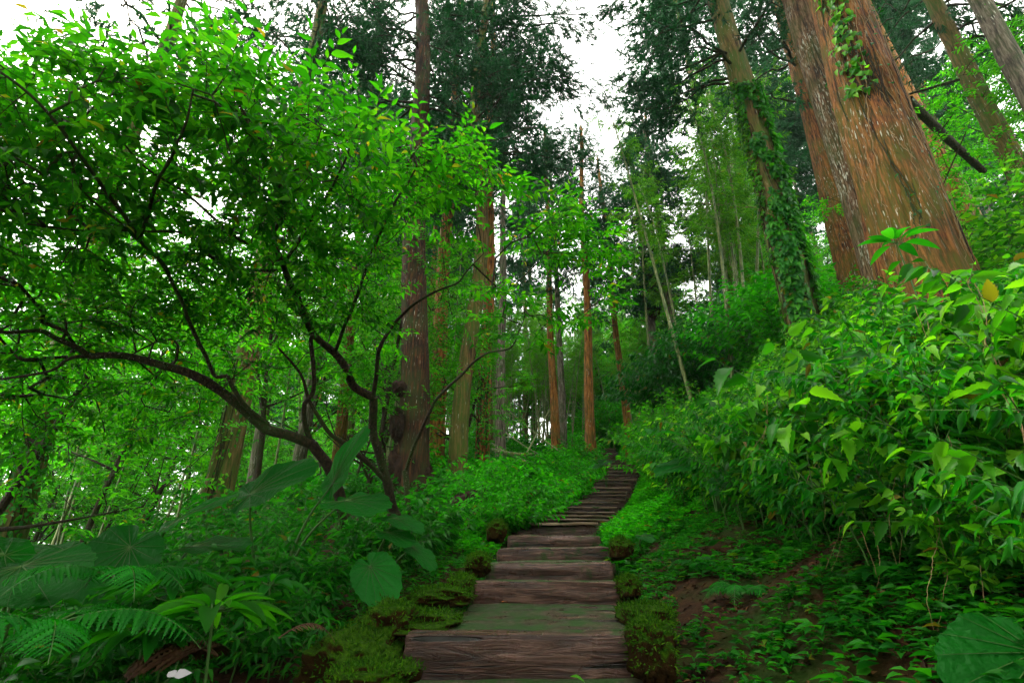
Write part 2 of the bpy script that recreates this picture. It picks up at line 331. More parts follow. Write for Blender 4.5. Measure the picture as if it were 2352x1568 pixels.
def terr(x, y, nz=True):
    x = np.asarray(x, float); y = np.asarray(y, float)
    d = x - np.interp(y, PY, PX); z = np.interp(y, PY, PZ) - .16
    z = z + np.interp(d, *RB)*np.interp(y, [-5, 1, 3, 12, 30, 60], [.6, .85, 1, 1, .75, .4])
    sm = np.interp(y, [0, 4, 9, 20], [0, .6, 4.2, 5.0]); s = np.maximum(0, -d - (.9+sm))
    z = z - .30*s**1.12*np.interp(s, [0, 30, 60], [1, 1, .9])
    z = np.maximum(z, -42)
    if nz:
        P = np.stack([x, y, np.zeros_like(x)], -1); e = np.clip((np.abs(d)-.7)*2, 0, 1)
        z = z + e*(.07*fbm(P*1.7, 3) + .30*fbm(P*.22, 9, 2)*np.clip(np.abs(d)/4-.2, 0, 1)) + (1-e)*.01*fbm(P*5, 5)
    return z
def grid_axis(lo, hi, c0, c1, fine, grow=1.12):
    a = list(np.arange(c0, c1, fine)); s = fine; v = a[-1]
    while v < hi: s *= grow; v += s; a.append(v)
    s = fine; v = a[0]
    while v > lo: s *= grow; v -= s; a.insert(0, v)
    return np.array(a)
gx = grid_axis(-300, 300, -4, 6, .07); gy = grid_axis(-60, 520, .8, 9, .07)
X, Y = np.meshgrid(gx, gy); Z = terr(X, Y)
mb = MB(); nx = len(gx); ny = len(gy)
i = np.arange(ny-1)[:, None]*nx + np.arange(nx-1)[None]; mb.add(np.stack([X, Y, Z], -1), np.stack([i, i+1, i+nx+1, i+nx], -1).reshape(-1, 4))
g = mb.build('ground', M['soil']); tag(g, kind='structure')

HAZE = .0004
def haze_box():
    x0, x1, y0, y1, z0, z1 = -330, 330, -90, 560, -60, 62; b = MB(); V = [(x, y, z) for z in (z0, z1) for y in (y0, y1) for x in (x0, x1)]
    b.add(V, [(0, 2, 3, 1), (4, 5, 7, 6), (0, 1, 5, 4), (2, 6, 7, 3), (0, 4, 6, 2), (1, 3, 7, 5)])
    m, nt, o = mat_new('haze'); v = ND(nt, 'VolumePrincipled', i_Density=HAZE, i_Color=(.66, .95, .82, 1)); nt.links.new(v.outputs[0], o.inputs['Volume'])
    h = b.build('haze', m, smooth=False); tag(h, kind='stuff')
haze_box()
def rough_box(mb, x0, x1, y0, y1, z0, z1, seg=.03, amp=.008, seed=0, bev=.015):
    nx = max(2, int((x1-x0)/seg)); ny = max(2, int((y1-y0)/seg)+1); nz = max(2, int((z1-z0)/seg)+1)
    def face(o, u, v, nu, nv):
        a = np.linspace(0, 1, nu+1); b = np.linspace(0, 1, nv+1); A, B = np.meshgrid(a, b)
        V = np.array(o) + A[..., None]*np.array(u) + B[..., None]*np.array(v); k = nu+1
        i = np.arange(nv)[:, None]*k + np.arange(nu)[None]; return V.reshape(-1, 3), np.stack([i, i+1, i+k+1, i+k], -1).reshape(-1, 4)
    X, Y, Z = x1-x0, y1-y0, z1-z0
    for o, u, v, nu, nv in (((x0, y0, z0), (X, 0, 0), (0, 0, Z), nx, nz), ((x0, y0, z1), (X, 0, 0), (0, Y, 0), nx, ny),
                            ((x1, y0, z0), (0, Y, 0), (0, 0, Z), ny, nz), ((x0, y1, z0), (0, -Y, 0), (0, 0, Z), ny, nz), ((x1, y1, z0), (-X, 0, 0), (0, 0, Z), nx, nz)):
        V, Fc = face(o, u, v, nu, nv)
        c = np.array([(x0+x1)/2, (y0+y1)/2, (z0+z1)/2]); h = np.array([X, Y, Z])/2
        q = V-c; inner = np.clip(q, -(h-bev), h-bev); dq = q-inner; l = np.linalg.norm(dq, axis=1, keepdims=True)
        q = inner + dq/np.maximum(l, 1e-9)*np.minimum(l, bev)
        nn = nrm(dq+1e-9)
        Pn = (q+c)*np.array([3, 22, 22])
        q = q + nn*(amp*fbm(Pn, seed, 3)[:, None] - .6*amp*np.clip(fbm(Pn*np.array([.5, 1.6, 1.6]), seed+9, 2)-.35, 0, 1)[:, None]*4)
        q[:, 2] += .012*noise((q+c)*np.array([1.3, 2, 2]), seed+3)
        mb.add(q+c, Fc)
ORD = ['first', 'second', 'third', 'fourth', 'fifth', 'sixth', 'seventh', 'eighth', 'ninth', 'tenth', 'eleventh', 'twelfth', 'thirteenth', 'fourteenth',
 'fifteenth', 'sixteenth', 'seventeenth', 'eighteenth', 'nineteenth', 'twentieth', 'twenty-first', 'twenty-second', 'twenty-third', 'twenty-fourth',
 'twenty-fifth', 'twenty-sixth', 'twenty-seventh', 'twenty-eighth', 'twenty-ninth', 'thirtieth']
rs = np.random.default_rng(5)
for k in range(len(st)-1):
    c, y, z, w = st[k]; cn, yn, zn, wn = st[k+1]; far = y > 9
    j = k-3
    if j < 0: lab = 'dark wet timber tread just below the widest beam at the foot of the stair' if j == -1 else 'timber step below the bottom edge of the stair in view'
    elif j == 0: lab = 'widest reddish wet timber step with deep cracks, first tall riser at the foot'
    else: lab = f'{ORD[j]} timber step counted up from the wide cracked beam at the foot' if j < 9 else f'{ORD[j]} weathered timber step up the narrowing forest stair'
    t = thing('timber_step', lab, 'step', (c, y, z), 'timber steps climbing the path', rs.normal(0, .015))
    h = max(z - st[k-1][2], .09) + .05 if k else .2
    seg = .025 if y < 5 else (.06 if y < 9 else .15)
    b = MB(); rough_box(b, -w/2-rs.uniform(0, .04), w/2+rs.uniform(0, .04), 0, .15, -h, 0, seg, .008 if y < 6 else .012, k*7, .022 if y < 4.5 else .045)
    b.build('riser_beam', M['wood'], t)
    if k >= 9:
        b = MB(); rough_box(b, -w/2-.02, w/2+.02, -.035, .15, .004, .045, seg, .006, k*7+3, .018); b.build('nosing_board', M['worn_wood'], t)
    depth = yn-y-.15; npl = 3 if k in (3, 4) else 2; dx = cn-c
    for q in range(npl):
        a0 = .155+depth*q/npl; a1 = .15+depth*(q+1)/npl-.004; sh = dx*(q+1)/(npl+1); lo = rs.uniform(.0, .05)
        b = MB(); rough_box(b, -w/2+sh-lo+.03, w/2+sh+lo-.03, a0, a1, -.10, -.004-rs.uniform(0, .01), seg*1.6, .008, k*7+q+50)
        b.build('tread_board', M['tread_wood'], t)

# ------------------------------------------------------------------ mossy stones beside the steps
def blob(mb, c, r, seed, n=40, amp=.25, fr=2.2, flat=1.):
    th = np.linspace(0, pi, n); ph = np.linspace(0, 2*pi, 2*n, endpoint=False)
    T, Pp = np.meshgrid(th, ph, indexing='ij'); D = np.stack([np.sin(T)*np.cos(Pp), np.sin(T)*np.sin(Pp), np.cos(T)], -1)
    D2 = np.sign(D)*np.abs(D)**flat; k = 1 + amp*fbm(D*fr+seed*3.1, seed, 3) + .035*fbm(D*14, seed+5, 2)
    V = np.array(c) + D2*np.array(r)*k[..., None]; mb.add(V.reshape(-1, 3), ring_faces(n, 2*n))
def stone(px, py, t, r, seed, lab, mat='moss', flat=.7):
    p = at(px, py, t); b = MB(); o = thing('mossy_stone', lab, 'stone', p, 'mossy stones beside the steps')
    b2 = MB(); blob(b2, (0, 0, 0), r, seed, flat=flat); s = b2.build('stone', M[mat], o)
    # fuzz of moss
    rg = np.random.default_rng(seed+90); V = b2.v[0]; nn = nrm(V/np.array(r)**2)
    sel = rg.choice(len(V), 2600); sel = sel[nn[sel, 2] > -.2]; d = nn[sel] + rg.normal(0, .5, (len(sel), 3)); jit = rg.normal(0, .01, (len(sel), 3))
    fz = MB(); scatter(fz, BLADE, V[sel]+jit, d, rg.normal(0, 1, (len(sel), 3)), rg.uniform(.010, .028, len(sel)), rg.uniform(.006, .011, len(sel)))
    fz.build('moss_tuft', M['herb_moss'], s)
M['herb_moss'] = leafmat('moss fibre', [(.010, .045, .002), (.024, .080, .003), (.055, .13, .004)], tmix=.3, rough=.9, spec=.1, old=False)
stone(825, 1535, 2.35, (.22, .26, .15), 1, 'large moss covered boulder beside the widest timber step', flat=.85)
stone(905, 1455, 2.6, (.13, .2, .14), 2, 'upright mossy block against the end of the widest timber step')
stone(1062, 1350, 3.62, (.085, .16, .09), 3, 'squarish mossy block beside the second timber step, on its valley side')
stone(1443, 1352, 3.62, (.07, .16, .085), 4, 'small mossy block beside the second timber step, on its bank side')
stone(1495, 1500, 2.25, (.085, .16, .14), 5, 'mossy post-like stone on the bank side of the widest timber step')
stone(1480, 1410, 2.8, (.13, .25, .05), 6, 'flat moss cushion beside the boards of the first deep tread')
stone(1098, 1297, 4.15, (.10, .16, .08), 7, 'dark mossy stone at the valley end of the third timber step')
stone(1425, 1262, 4.8, (.10, .18, .10), 8, 'mossy stone at the bank end of the fourth timber step')
stone(1140, 1222, 5.6, (.10, .16, .11), 9, 'shadowed mossy stone beside the fifth timber step')
stone(850, 1562, 2.1, (.18, .12, .06), 10, 'bright green moss cushion at the very foot of the stair')
stone(960, 1425, 2.75, (.26, .30, .05), 11, 'low green moss bank flanking the first deep tread', flat=.9)
stone(1010, 1370, 3.3, (.22, .25, .06), 12, 'moss ledge of brown earth behind the squarish mossy block', flat=.9)

# ================================================================== TREES
def bark_disp(seed, f=7., fz=.9, amp=.09, flare=.0, z0=0., lobes=5):
    rg = np.random.default_rng(seed); ph = rg.uniform(0, 6.28, 3)
    def fn(a, P, R):
        A = a[None]; r = R[:, None]; zz = (P[:, 2:3]-z0)*np.ones_like(A)
        q = np.stack([np.cos(A)*r*f, np.sin(A)*r*f, zz*fz], -1)
        w = noise(q*.35, seed); n = noise(q + w[..., None]*.8, seed+1); n2 = noise(q*2.3*np.array([1, 1, .6]), seed+2)
        d = 1 + amp*(1-2*np.abs(n)) + amp*.45*n2 + .05*noise(np.stack([np.cos(A)*1.2+0*zz, np.sin(A)*1.2+0*zz, zz*.35], -1), seed+3)
        fl = np.exp(-np.maximum(zz, 0)/.7)*flare
        return d + fl*(.5+.5*np.cos(lobes*A+ph[0]+.6*np.sin(2*A+ph[1])))
    return fn
TUFT_N = 18
def tuft_t(n, rg, bl=.5, bw=.10, spread=.9):
    V = []; Fc = []
    for i in range(n):
        y0 = rg.uniform(0, .55); a = rg.uniform(0, 2*pi); e = rg.uniform(.35, spread)
        d = np.array([cos(a)*sin(e), cos(e), sin(a)*sin(e)]); s = nrm(np.cross(d, rg.normal(0, 1, 3))); l = bl*rg.uniform(.7, 1.2)
        b = np.array([0, y0, 0]); V += [b-s*bw*.35, b+s*bw*.35, b+d*l+s*bw*.0]; Fc.append([3*i, 3*i+1, 3*i+2])
    return np.array(V), np.array(Fc)
TUFT = tuft_t(16, np.random.default_rng(1)); TUFT_B = tuft_t(14, np.random.default_rng(2), .5, .12)
def boughs(rg, limb, fol, axis, H, cf, n, bl, clump=12, nc=7, size=.34, tmpl=TUFT, azr=None, top=.97, thin=1.):
    """cedar boughs on a trunk axis(h) -> point; crown from height cf to H"""
    cp_, cd_ = [], []
    for b in range(n):
        u = rg.random()**.85; h = cf + (H*top-cf)*u; az = rg.uniform(0, 2*pi) if azr is None or rg.random() > .75 else rg.uniform(*azr)
        l = bl*(1-u)**.65*rg.uniform(.6, 1.1)+.4; d = np.array([cos(az), sin(az), 0]); s = np.array([-sin(az), cos(az), 0])
        t = np.linspace(0, 1, 9)[:, None]; el = rg.uniform(-.1, .35); o = axis(h)
        P = o + d*t*l + UP*(el*l*t - (el*.9+.28)*l*t**2 + .12*l*t**3.5) + s*(rg.normal(0, .10)*l*t**2)
        P[1:-1] += rg.normal(0, .02*l, (7, 3)); Pc = catmull(P, 14)
        tube(limb, Pc, np.linspace(.045, .008, 14)*(.5+.13*l), 5)
        m = max(2, int(nc*(.35+.65*l/bl)))
        for q in range(m):
            tt = rg.uniform(.28, 1.02)**.8; p = Pc[min(13, int(tt*13))]; side = s*rg.normal(0, .22*l*(1.1-tt)+.15); c = p + side + UP*rg.uniform(-.30, .05)
            segs(limb, p[None], c[None], np.array([.012]), np.array([.005]), 3)
            k = max(3, int(clump*rg.uniform(.7, 1.3))); e = rg.normal(0, 1, (k, 3)); e = nrm(e)*rg.random((k, 1))**.4*np.array([.48, .48, .30])*rg.uniform(.75, 1.35)
            cp_.append(c+e); cd_.append(nrm(e + d*.35 + UP*rg.normal(-.35, .25, (k, 1))))
    if cp_:
        Pp, Dd = np.concatenate(cp_), np.concatenate(cd_); sz = size*rg.uniform(.7, 1.3, len(Pp))
        scatter(fol, tmpl, Pp, Dd, rg.normal(0, 1, (len(Pp), 3)), sz, sz)
def cedar(label, px, py, t, dia, H, top=None, bark='cedar_bark', k=28, rows=90, seed=1, cf=9, nb=40, bl=3.2, flare=.35, sink=.6, clump=12, nc=7, size=.34, azr=None, group='tall cedars of the forest', z=None, amp=.08, taper=.62, name='cedar_tree', f=7, extra=None):
    p = at(px, py, t); zb = float(terr(p[0], p[1])) if z is None else z
    base = np.array([p[0], p[1], zb-sink])
    lean = np.zeros(2)
    if top:
        q = atY(top[0], top[1], p[1]); lean[0] = (q[0]-p[0])/(q[2]-p[2])
        base[0] = p[0]-lean[0]*(p[2]-base[2])
    o = thing(name, label, 'tree', base, group)
    rg = np.random.default_rng(seed); w = rg.normal(0, .05, (2, 2))
    def axis(h):
        h = np.asarray(h, float); return np.stack([lean[0]*h + w[0, 0]*np.sin(h*.25)+w[0, 1]*np.sin(h*.6), lean[1]*h + w[1, 0]*np.sin(h*.22), h*1.0], -1)
    hs = np.concatenate([np.linspace(0, 3, rows//3, endpoint=False), 3+(H-3)*np.linspace(0, 1, rows-rows//3)**1.25])
    R = dia/2*(1-taper*(hs/H)**.9) * (1+.25*np.exp(-hs/.6)); R[-1] = .02
    b = MB(); tube(b, axis(hs), R, k, bark_disp(seed, f=f, flare=flare, z0=sink, amp=amp)); b.build('trunk', M[bark], o)
    li, fo = MB(), MB(); boughs(rg, li, fo, axis, H, cf, nb, bl, clump, nc, size, azr=azr)
    if extra:
        for (h0, n_, l_, a0, a1) in extra: boughs(rg, li, fo, axis, h0+1.2, h0, n_, l_, clump, 10, size, azr=(a0, a1), top=1.)
    li.build('branches', M['limb'], o); fo.build('crown', M['cedar'], o)
    o['_'] = 0; del o['_']
    return o, base, axis, dia

A = cedar('tall straight cedar with dark trunk rising through the broadleaf canopy, fibrous lumps at its foot', 943, 1000, 10., .66, 24, (968, 80), seed=11, bark='dark_bark', k=48, rows=220, cf=8.6, nb=74, bl=3.4, azr=(1.2, 4.2), clump=15)
Bt = cedar('stout orange barked cedar just behind the dark trunk with fibrous lumps', 1003, 900, 15., .56, 23, seed=12, bark='orange_bark', cf=12, nb=36)
Ct = cedar('mossy twin-like cedar beside the fern clump, its dark crown against the sky', 1060, 1080, 11., .42, 24, (1110, 100), seed=13, bark='mossy_bark', k=40, rows=160, cf=8.8, nb=80, bl=3.3, clump=16, taper=.5, extra=[(14.0, 4, 5.2, -.25, .3), (16.2, 4, 5.6, -.3, .2)])
Dt = cedar('cedar with creeper patches between the twin-like trunk and the grey one', 1110, 1060, 14., .42, 24, seed=14, bark='orange_bark', cf=11, nb=40)
Et = cedar('grey barked cedar where fallen bamboo poles lie crossed', 1153, 1040, 18., .38, 23, seed=15, bark='grey_bark', cf=11, nb=40)
Ft = cedar('slim orange cedar standing in the green mound, paired with a darker trunk', 1276, 1025, 22., .42, 21, seed=16, bark='orange_bark', cf=12, nb=30, bl=2.6)
F2 = cedar('dark shaded cedar directly behind the slim orange one in the green mound', 1292, 1010, 24., .40, 21, seed=17, bark='grey_bark', cf=11, nb=34, bl=2.6)
Gt = cedar('orange cedar right at the edge of the upper steps', 1361, 1038, 19.5, .44, 19, (1345, 640), seed=18, bark='orange_bark', cf=9, nb=50, bl=2.2)
Ht = cedar('leaning reddish cedar on the bank side above the top of the stair', 1438, 950, 25., .42, 20, (1388, 500), seed=19, bark='orange_bark', cf=7.5, nb=70, bl=2.8)
It = cedar('mossy yellowish cedar with leafy base among broad taro leaves', 490, 1150, 8.6, .48, 21, (590, 690), seed=20, bark='mossy_bark', k=40, rows=140, cf=9, nb=34)
Jt = cedar('creeper covered cedar leaning at the valley edge of the thicket', 40, 1150, 7.4, .42, 20, (95, 980), seed=21, bark='mossy_bark', k=32, rows=120, cf=9, nb=30)
Kt = cedar('slim pale cedar next to the mossy yellowish one', 578, 1180, 13.5, .34, 22, (655, 700), seed=22, bark='grey_bark', cf=9, nb=30)
Lt = cedar('brown cedar behind the forked dark stem of the broadleaf tree', 678, 1100, 14.5, .42, 22, seed=23, bark='grey_bark', cf=10, nb=34)
Mt = cedar('brown cedar seen between the two stems of the broadleaf tree', 772, 1060, 15., .38, 22, (792, 860), seed=24, bark='cedar_bark', cf=10, nb=34)
# bank side giants
Qt = cedar('giant reddish cedar with deep stringy bark on top of the bank', 2140, 680, 6.0, 1.0, 27, (1930, 0), seed=31, k=150, rows=420, cf=11, nb=40, bl=4.2, flare=.3, amp=.06, sink=1.0, taper=.85, f=9)
Q2 = cedar('second large cedar half hidden behind the giant reddish one, pale lichen flecks', 2045, 700, 7.1, .58, 26, (1832, 0), bark='lichen_bark', seed=32, k=90, rows=300, cf=10, nb=36, bl=3.8, amp=.05, sink=1.0, taper=.45, f=9)
Rt = cedar('large cedar wrapped in dark ivy on its lower trunk', 1838, 700, 9.4, .62, 25, (1650, 0), bark='mossy_bark', seed=33, k=64, rows=260, cf=7.2, nb=60, bl=3.3, azr=(2.2, 4.0), clump=15, sink=1.0, amp=.05, taper=.45)
St = cedar('shaded cedar standing between the ivy clad trunk and the giant', 1935, 520, 12.5, .60, 25, (1850, 200), seed=34, k=48, rows=160, cf=8, nb=46, bl=3.0, azr=(2.2, 4.0), sink=1.0)
Tt = cedar('pale streaked cedar rising up the slope behind the giant', 2305, 300, 12., .52, 26, (2150, 20), seed=35, bark='mossy_bark', k=40, rows=160, cf=10, nb=40, bl=3.4, sink=4.5)
Ut = cedar('whitish lichen covered cedar farthest up the slope', 2352, 190, 10.5, .50, 24, (2262, 20), seed=36, bark='grey_bark', k=40, rows=160, cf=11, nb=34, bl=3.4, sink=4.5)
Vt = cedar('reddish cedar glimpsed just uphill of the giant trunk', 2105, 260, 18., .50, 25, seed=37, bark='orange_bark', cf=11, nb=40, sink=2.0)
Wt = cedar('dark cedar with brown tangle on its trunk beyond the upper path', 1492, 740, 24., .50, 21, (1480, 620), seed=38, bark='grey_bark', cf=9, nb=30, bl=2.6, sink=2.)
Xt = cedar('slender orange cedar above the round bushes beyond the upper path', 1546, 745, 23., .40, 21, (1524, 580), seed=39, bark='orange_bark', cf=9, nb=30, bl=2.6, sink=2.)

# ---- forest behind: real copies of three grown cedars
protos = []
for s, (bk, dia, H, cf, bl) in enumerate([('grey_bark', .42, 27, 9, 3.4), ('orange_bark', .36, 24, 11, 2.9), ('mossy_bark', .5, 29, 12, 3.8)]):
    o = thing('forest_cedar', 'x', 'tree', (0, 0, 0), 'cedars of the hazy forest behind')
    rg = np.random.default_rng(200+s); b = MB(); hs = np.linspace(0, H, 60); ax = lambda h: np.stack([np.sin(np.asarray(h)*.2)*.12, np.sin(np.asarray(h)*.13)*.1, np.asarray(h, float)], -1)
    tube(b, ax(hs), np.maximum(dia/2*(1-.7*hs/H)*(1+.3*np.exp(-hs/.6)), .02), 16, bark_disp(s+60, flare=.2)); b.build('trunk', M[bk], o)
    li, fo = MB(), MB(); boughs(rg, li, fo, ax, H, cf, 64, bl, 12, 8, .48, TUFT_B); li.build('branches', M['limb'], o); fo.build('crown', M['cedar'], o)
    protos.append(o)
rg = np.random.default_rng(77); placed = []; used = [False]*3; nfar = 0
fixed = [b_[1][:2] for b_ in (A, Bt, Ct, Dt, Et, Ft, F2, Gt, Ht, It, Jt, Kt, Lt, Mt, Qt, Q2, Rt, St, Tt, Ut, Vt, Wt, Xt)]
def far_label(az, D):
    if az < -24: w = 'down the valley side behind the left thicket'
    elif az < 4: w = 'behind the broadleaf canopy'
    elif az < 20: w = 'beyond the end of the stair'
    else: w = 'up the slope behind the ivy clad trunk'
    return ('hazy distant cedar ' if D > 26 else 'shaded cedar ') + w
tries = 0
while len(placed) < 104 and tries < 9000:
    tries += 1
    az = rg.uniform(-52, 54); D = rg.uniform(16, 66) if len(placed) < 58 else rg.uniform(30, 80)
    x, y = D*sin(radians(az)), D*cos(radians(az))
    if 3.0 < az < 19.5 and D < 31: continue
    if min([np.hypot(x-q[0], y-q[1]) for q in placed+[tuple(f_) for f_ in fixed]] or [9]) < 2.9: continue
    if abs(x-np.interp(y, PY, PX)) < 2.0 and y < 33: continue
    if az < -16 and D < 30 and rg.random() < .55: continue
    k = int(rg.integers(0, 3)); sc = rg.uniform(.82, 1.1)
    if 3 < az < 20: sc *= .88
    if 20 <= az: sc *= 1.05
    loc = (x, y, float(terr(x, y))-.4); lb = far_label(az, D); gp = lb.replace('cedar', 'cedars', 1)
    if not used[k]:
        used[k] = True; o = protos[k]; o.location = loc; o['label'] = lb; o['group'] = gp; o.scale = (sc,)*3
    else: dup(protos[k], loc, rg.uniform(0, 6.28), sc, lb, gp, (rg.normal(0, .02), rg.normal(0, .02)))
    placed.append((x, y))

# unseen cedars, added behind and beside the viewer to shade path and canopy
for j, (x, y) in enumerate([(-2.8, -3.4), (-7, 1.2), (8.5, 0.2), (-4.2, -8.2), (4.6, -8.8), (-9, -7), (10.5, -4), (-1.5, -13), (11, -12), (-12, -2), (0, -19), (9, -18), (-8, -20)]):
    dup(protos[j % 3], (x, y, float(terr(x, y))-.4), j*1.3, .95+.05*(j % 3), 'unseen cedar added behind or beside the viewer for shade', 'unseen cedars added for shade', (0, 0))
# ------------------------------------------------------------------ growing broadleaf branches
def grow(S, T, rg, step=.22, jit=.18):
    """S skeleton points, T targets. returns nodes, parent index, is_tip, count"""
    T = T[np.argsort(np.min(np.linalg.norm(T[:, None]-S[None, ::max(1, len(S)//200)], axis=2), axis=1))]
    cap = len(S)+len(T)*14; Nn = np.zeros((cap, 3)); Nn[:len(S)] = S; par = np.full(cap, -1); n = len(S); tip = []
    Dr = np.zeros((cap, 3))
    for t in T:
        v = t-Nn[:n]; d = np.linalg.norm(v, axis=1); c = d*(1.35-.35*(v*Dr[:n]).sum(1)/np.maximum(d, 1e-6)); c[:len(S)] *= 1.15
        j = int(np.argmin(c)); m = min(12, max(1, int(d[j]/step))); p0 = Nn[j]; vec = t-p0; off = rg.normal(0, jit*d[j]*.35, 3); bend = Dr[j]*d[j]*.25
        pj = j
        for q in range(1, m+1):
            u = q/m; p = p0 + vec*u + (off+bend)*4*u*(1-u)*.5 + (rg.normal(0, .012, 3) if q < m else 0)
            Nn[n] = p; par[n] = pj; Dr[n] = (p-Nn[pj])/max(np.linalg.norm(p-Nn[pj]), 1e-6); pj = n; n += 1
        tip.append(n-1)
    cnt = np.zeros(n); cnt[tip] = 1
    for i in range(n-1, len(S)-1, -1):
        cnt[par[i]] += max(cnt[i], 0) if par[i] >= 0 else 0
    return Nn[:n], par[:n], np.array(tip), cnt, Dr[:n]
def twigs(mb, Nn, par, cnt, ns, r0=.0028, e=.42, k=4, rmax=.03):
    i = np.arange(ns, len(Nn)); r = np.minimum(r0*np.maximum(cnt, 1)**e, rmax); pr = r[par[i]].copy(); s = par[i] < ns; pr[s] = r[i][s]*1.1
    segs(mb, Nn[par[i]], Nn[i], np.minimum(pr, r[i]*1.6), r[i], k)

# main broadleaf tree: limbs traced from the photo, each point with its own distance
LIMBS = [  # (points (px,py,t), r0, r1)
 ([(800, 1215, 5.5), (778, 1131, 5.4), (747, 1061, 5.3), (714, 1017, 5.2)], .085, .075),
 ([(714, 1017, 5.2), (670, 1000, 5.1), (615, 986, 5.0), (570, 950, 4.9), (527, 916, 4.8), (480, 880, 4.7), (431, 854, 4.6), (370, 836, 4.5), (316, 824, 4.45), (260, 818, 4.35), (202, 819, 4.3)], .07, .04),
 ([(202, 819, 4.3), (176, 797, 4.2), (130, 778, 4.1), (88, 762, 4.0), (0, 767, 3.8), (-120, 740, 3.6)], .034, .015),
 ([(202, 819, 4.3), (158, 824, 4.25), (114, 850, 4.2), (0, 870, 4.1), (-100, 880, 4.0)], .022, .01),
 ([(615, 975, 5.0), (560, 930, 4.8), (536, 894, 4.7), (523, 868, 4.65), (492, 863, 4.6), (465, 800, 4.4), (439, 740, 4.2), (410, 680, 4.0), (387, 635, 3.9), (355, 590, 3.7), (321, 551, 3.6), (275, 510, 3.4), (220, 468, 3.3), (180, 420, 3.1), (155, 350, 2.9)], .030, .006),
 ([(714, 1017, 5.2), (699, 977, 5.15), (699, 933, 5.1), (721, 889, 5.05), (716, 793, 5.0), (721, 767, 5.0)], .035, .026),
 ([(905, 1175, 5.9), (896, 1144, 5.85), (879, 1074, 5.8), (857, 986, 5.7), (857, 911, 5.6)], .075, .065),
 ([(857, 911, 5.6), (817, 890, 5.5), (795, 850, 5.4), (769, 810, 5.3), (721, 767, 5.2), (700, 720, 5.0), (685, 687, 4.9), (646, 613, 4.7), (632, 570, 4.6), (624, 534, 4.5), (650, 500, 4.3), (645, 430, 4.0), (600, 350, 3.7), (560, 260, 3.5)], .06, .016),
 ([(633, 624, 4.75), (580, 622, 4.6), (527, 621, 4.5), (470, 580, 4.3), (417, 538, 4.1), (340, 530, 3.9), (250, 527, 3.7), (176, 529, 3.5), (60, 510, 3.2)], .022, .008),
 ([(633, 600, 4.7), (590, 570, 4.5), (549, 551, 4.3), (510, 520, 4.1), (479, 494, 4.0), (420, 440, 3.7), (330, 380, 3.4), (260, 300, 3.1)], .024, .008),
 ([(883, 1100, 5.8), (804, 1026, 5.4), (751, 991, 5.2), (712, 925, 5.1), (690, 860, 5.0), (640, 800, 4.8)], .04, .014),
 ([(930, 1080, 6.6), (975, 969, 6.4), (1010, 912, 6.2), (1062, 859, 6.0), (1120, 811, 5.8), (1172, 798, 5.6), (1190, 762, 5.5), (1205, 730, 5.4)], .030, .006),
 ([(857, 911, 5.6), (865, 864, 5.5), (873, 798, 5.3), (900, 754, 5.2), (939, 710, 5.1), (992, 674, 5.0), (1049, 648, 4.9), (1071, 622, 4.8), (1110, 585, 4.7)], .034, .006),
 ([(769, 810, 5.3), (810, 700, 4.9), (850, 600, 4.5), (900, 480, 4.1), (960, 380, 3.9)], .026, .01),
 ([(646, 613, 4.7), (720, 500, 4.3), (790, 380, 3.9), (820, 280, 3.8)], .022, .008),
 ([(387, 635, 3.9), (330, 560, 3.6), (240, 430, 3.1), (170, 330, 2.8), (60, 210, 2.6), (-60, 140, 2.5)], .02, .008),
 ([(321, 551, 3.6), (360, 430, 3.2), (420, 300, 2.9), (440, 200, 2.8)], .016, .007),
]
tb = thing('broadleaf_tree', 'spreading broadleaf tree arching bright green leaves over the path from two dark forked stems', 'tree', at(800, 1215, 5.5))
off = np.array(tb.location)
lm = MB(); SK = []
for pts, r0, r1 in LIMBS:
    P = catmull([at(*p) for p in pts], max(10, len(pts)*6)); P = P + .018*np.stack([noise(P*4, 1), noise(P*4, 2), noise(P*4, 3)], -1)
    R = np.linspace(r0*.8, r1*.7, len(P)); SK.append(P)
    tube(lm, P-off, R, 12, lambda a, p, r: 1+.10*noise(np.stack([np.cos(a)[None]*1.5+p[:, 0:1]*6, np.sin(a)[None]*1.5+p[:, 1:2]*6, p[:, 2:3]*6+0*a[None]], -1), 4))
for px, py, t in ((800, 1215, 5.5), (905, 1175, 5.9), (930, 1080, 6.6)):   # stems carry on down to the ground
    p = at(px, py, t); zg = float(terr(p[0], p[1]))-.15; tube(lm, catmull([np.array([p[0]+.15, p[1]+.1, zg]), p*np.array([1, 1, 1])+np.array([.05, .03, -.3]) if p[2]-.3 > zg else p-.1, p], 8)-off, [.11]*3+[.1, .095, .09, .085, .08] if t < 6.5 else .04, 12)
lm.build('trunk', M['branch'], tb)
SK = np.concatenate(SK)
def inpoly(px, py, poly):
    poly = np.array(poly, float); r = np.zeros(len(px), bool); j = len(poly)-1
    for i in range(len(poly)):
        xi, yi = poly[i]; xj, yj = poly[j]
        with np.errstate(divide='ignore', invalid='ignore'):
            c = ((yi > py) != (yj > py)) & (px < (xj-xi)*(py-yi)/(yj-yi+1e-12)+xi)
        r ^= c; j = i
    return r
def sample_poly(rg, poly, n, pad=0):
    poly = np.array(poly, float); out = []
    lo, hi = poly.min(0), poly.max(0); pts = rg.uniform(lo, hi, (n*5, 2)); pts = pts[inpoly(pts[:, 0], pts[:, 1], poly)]
    return pts[:n]
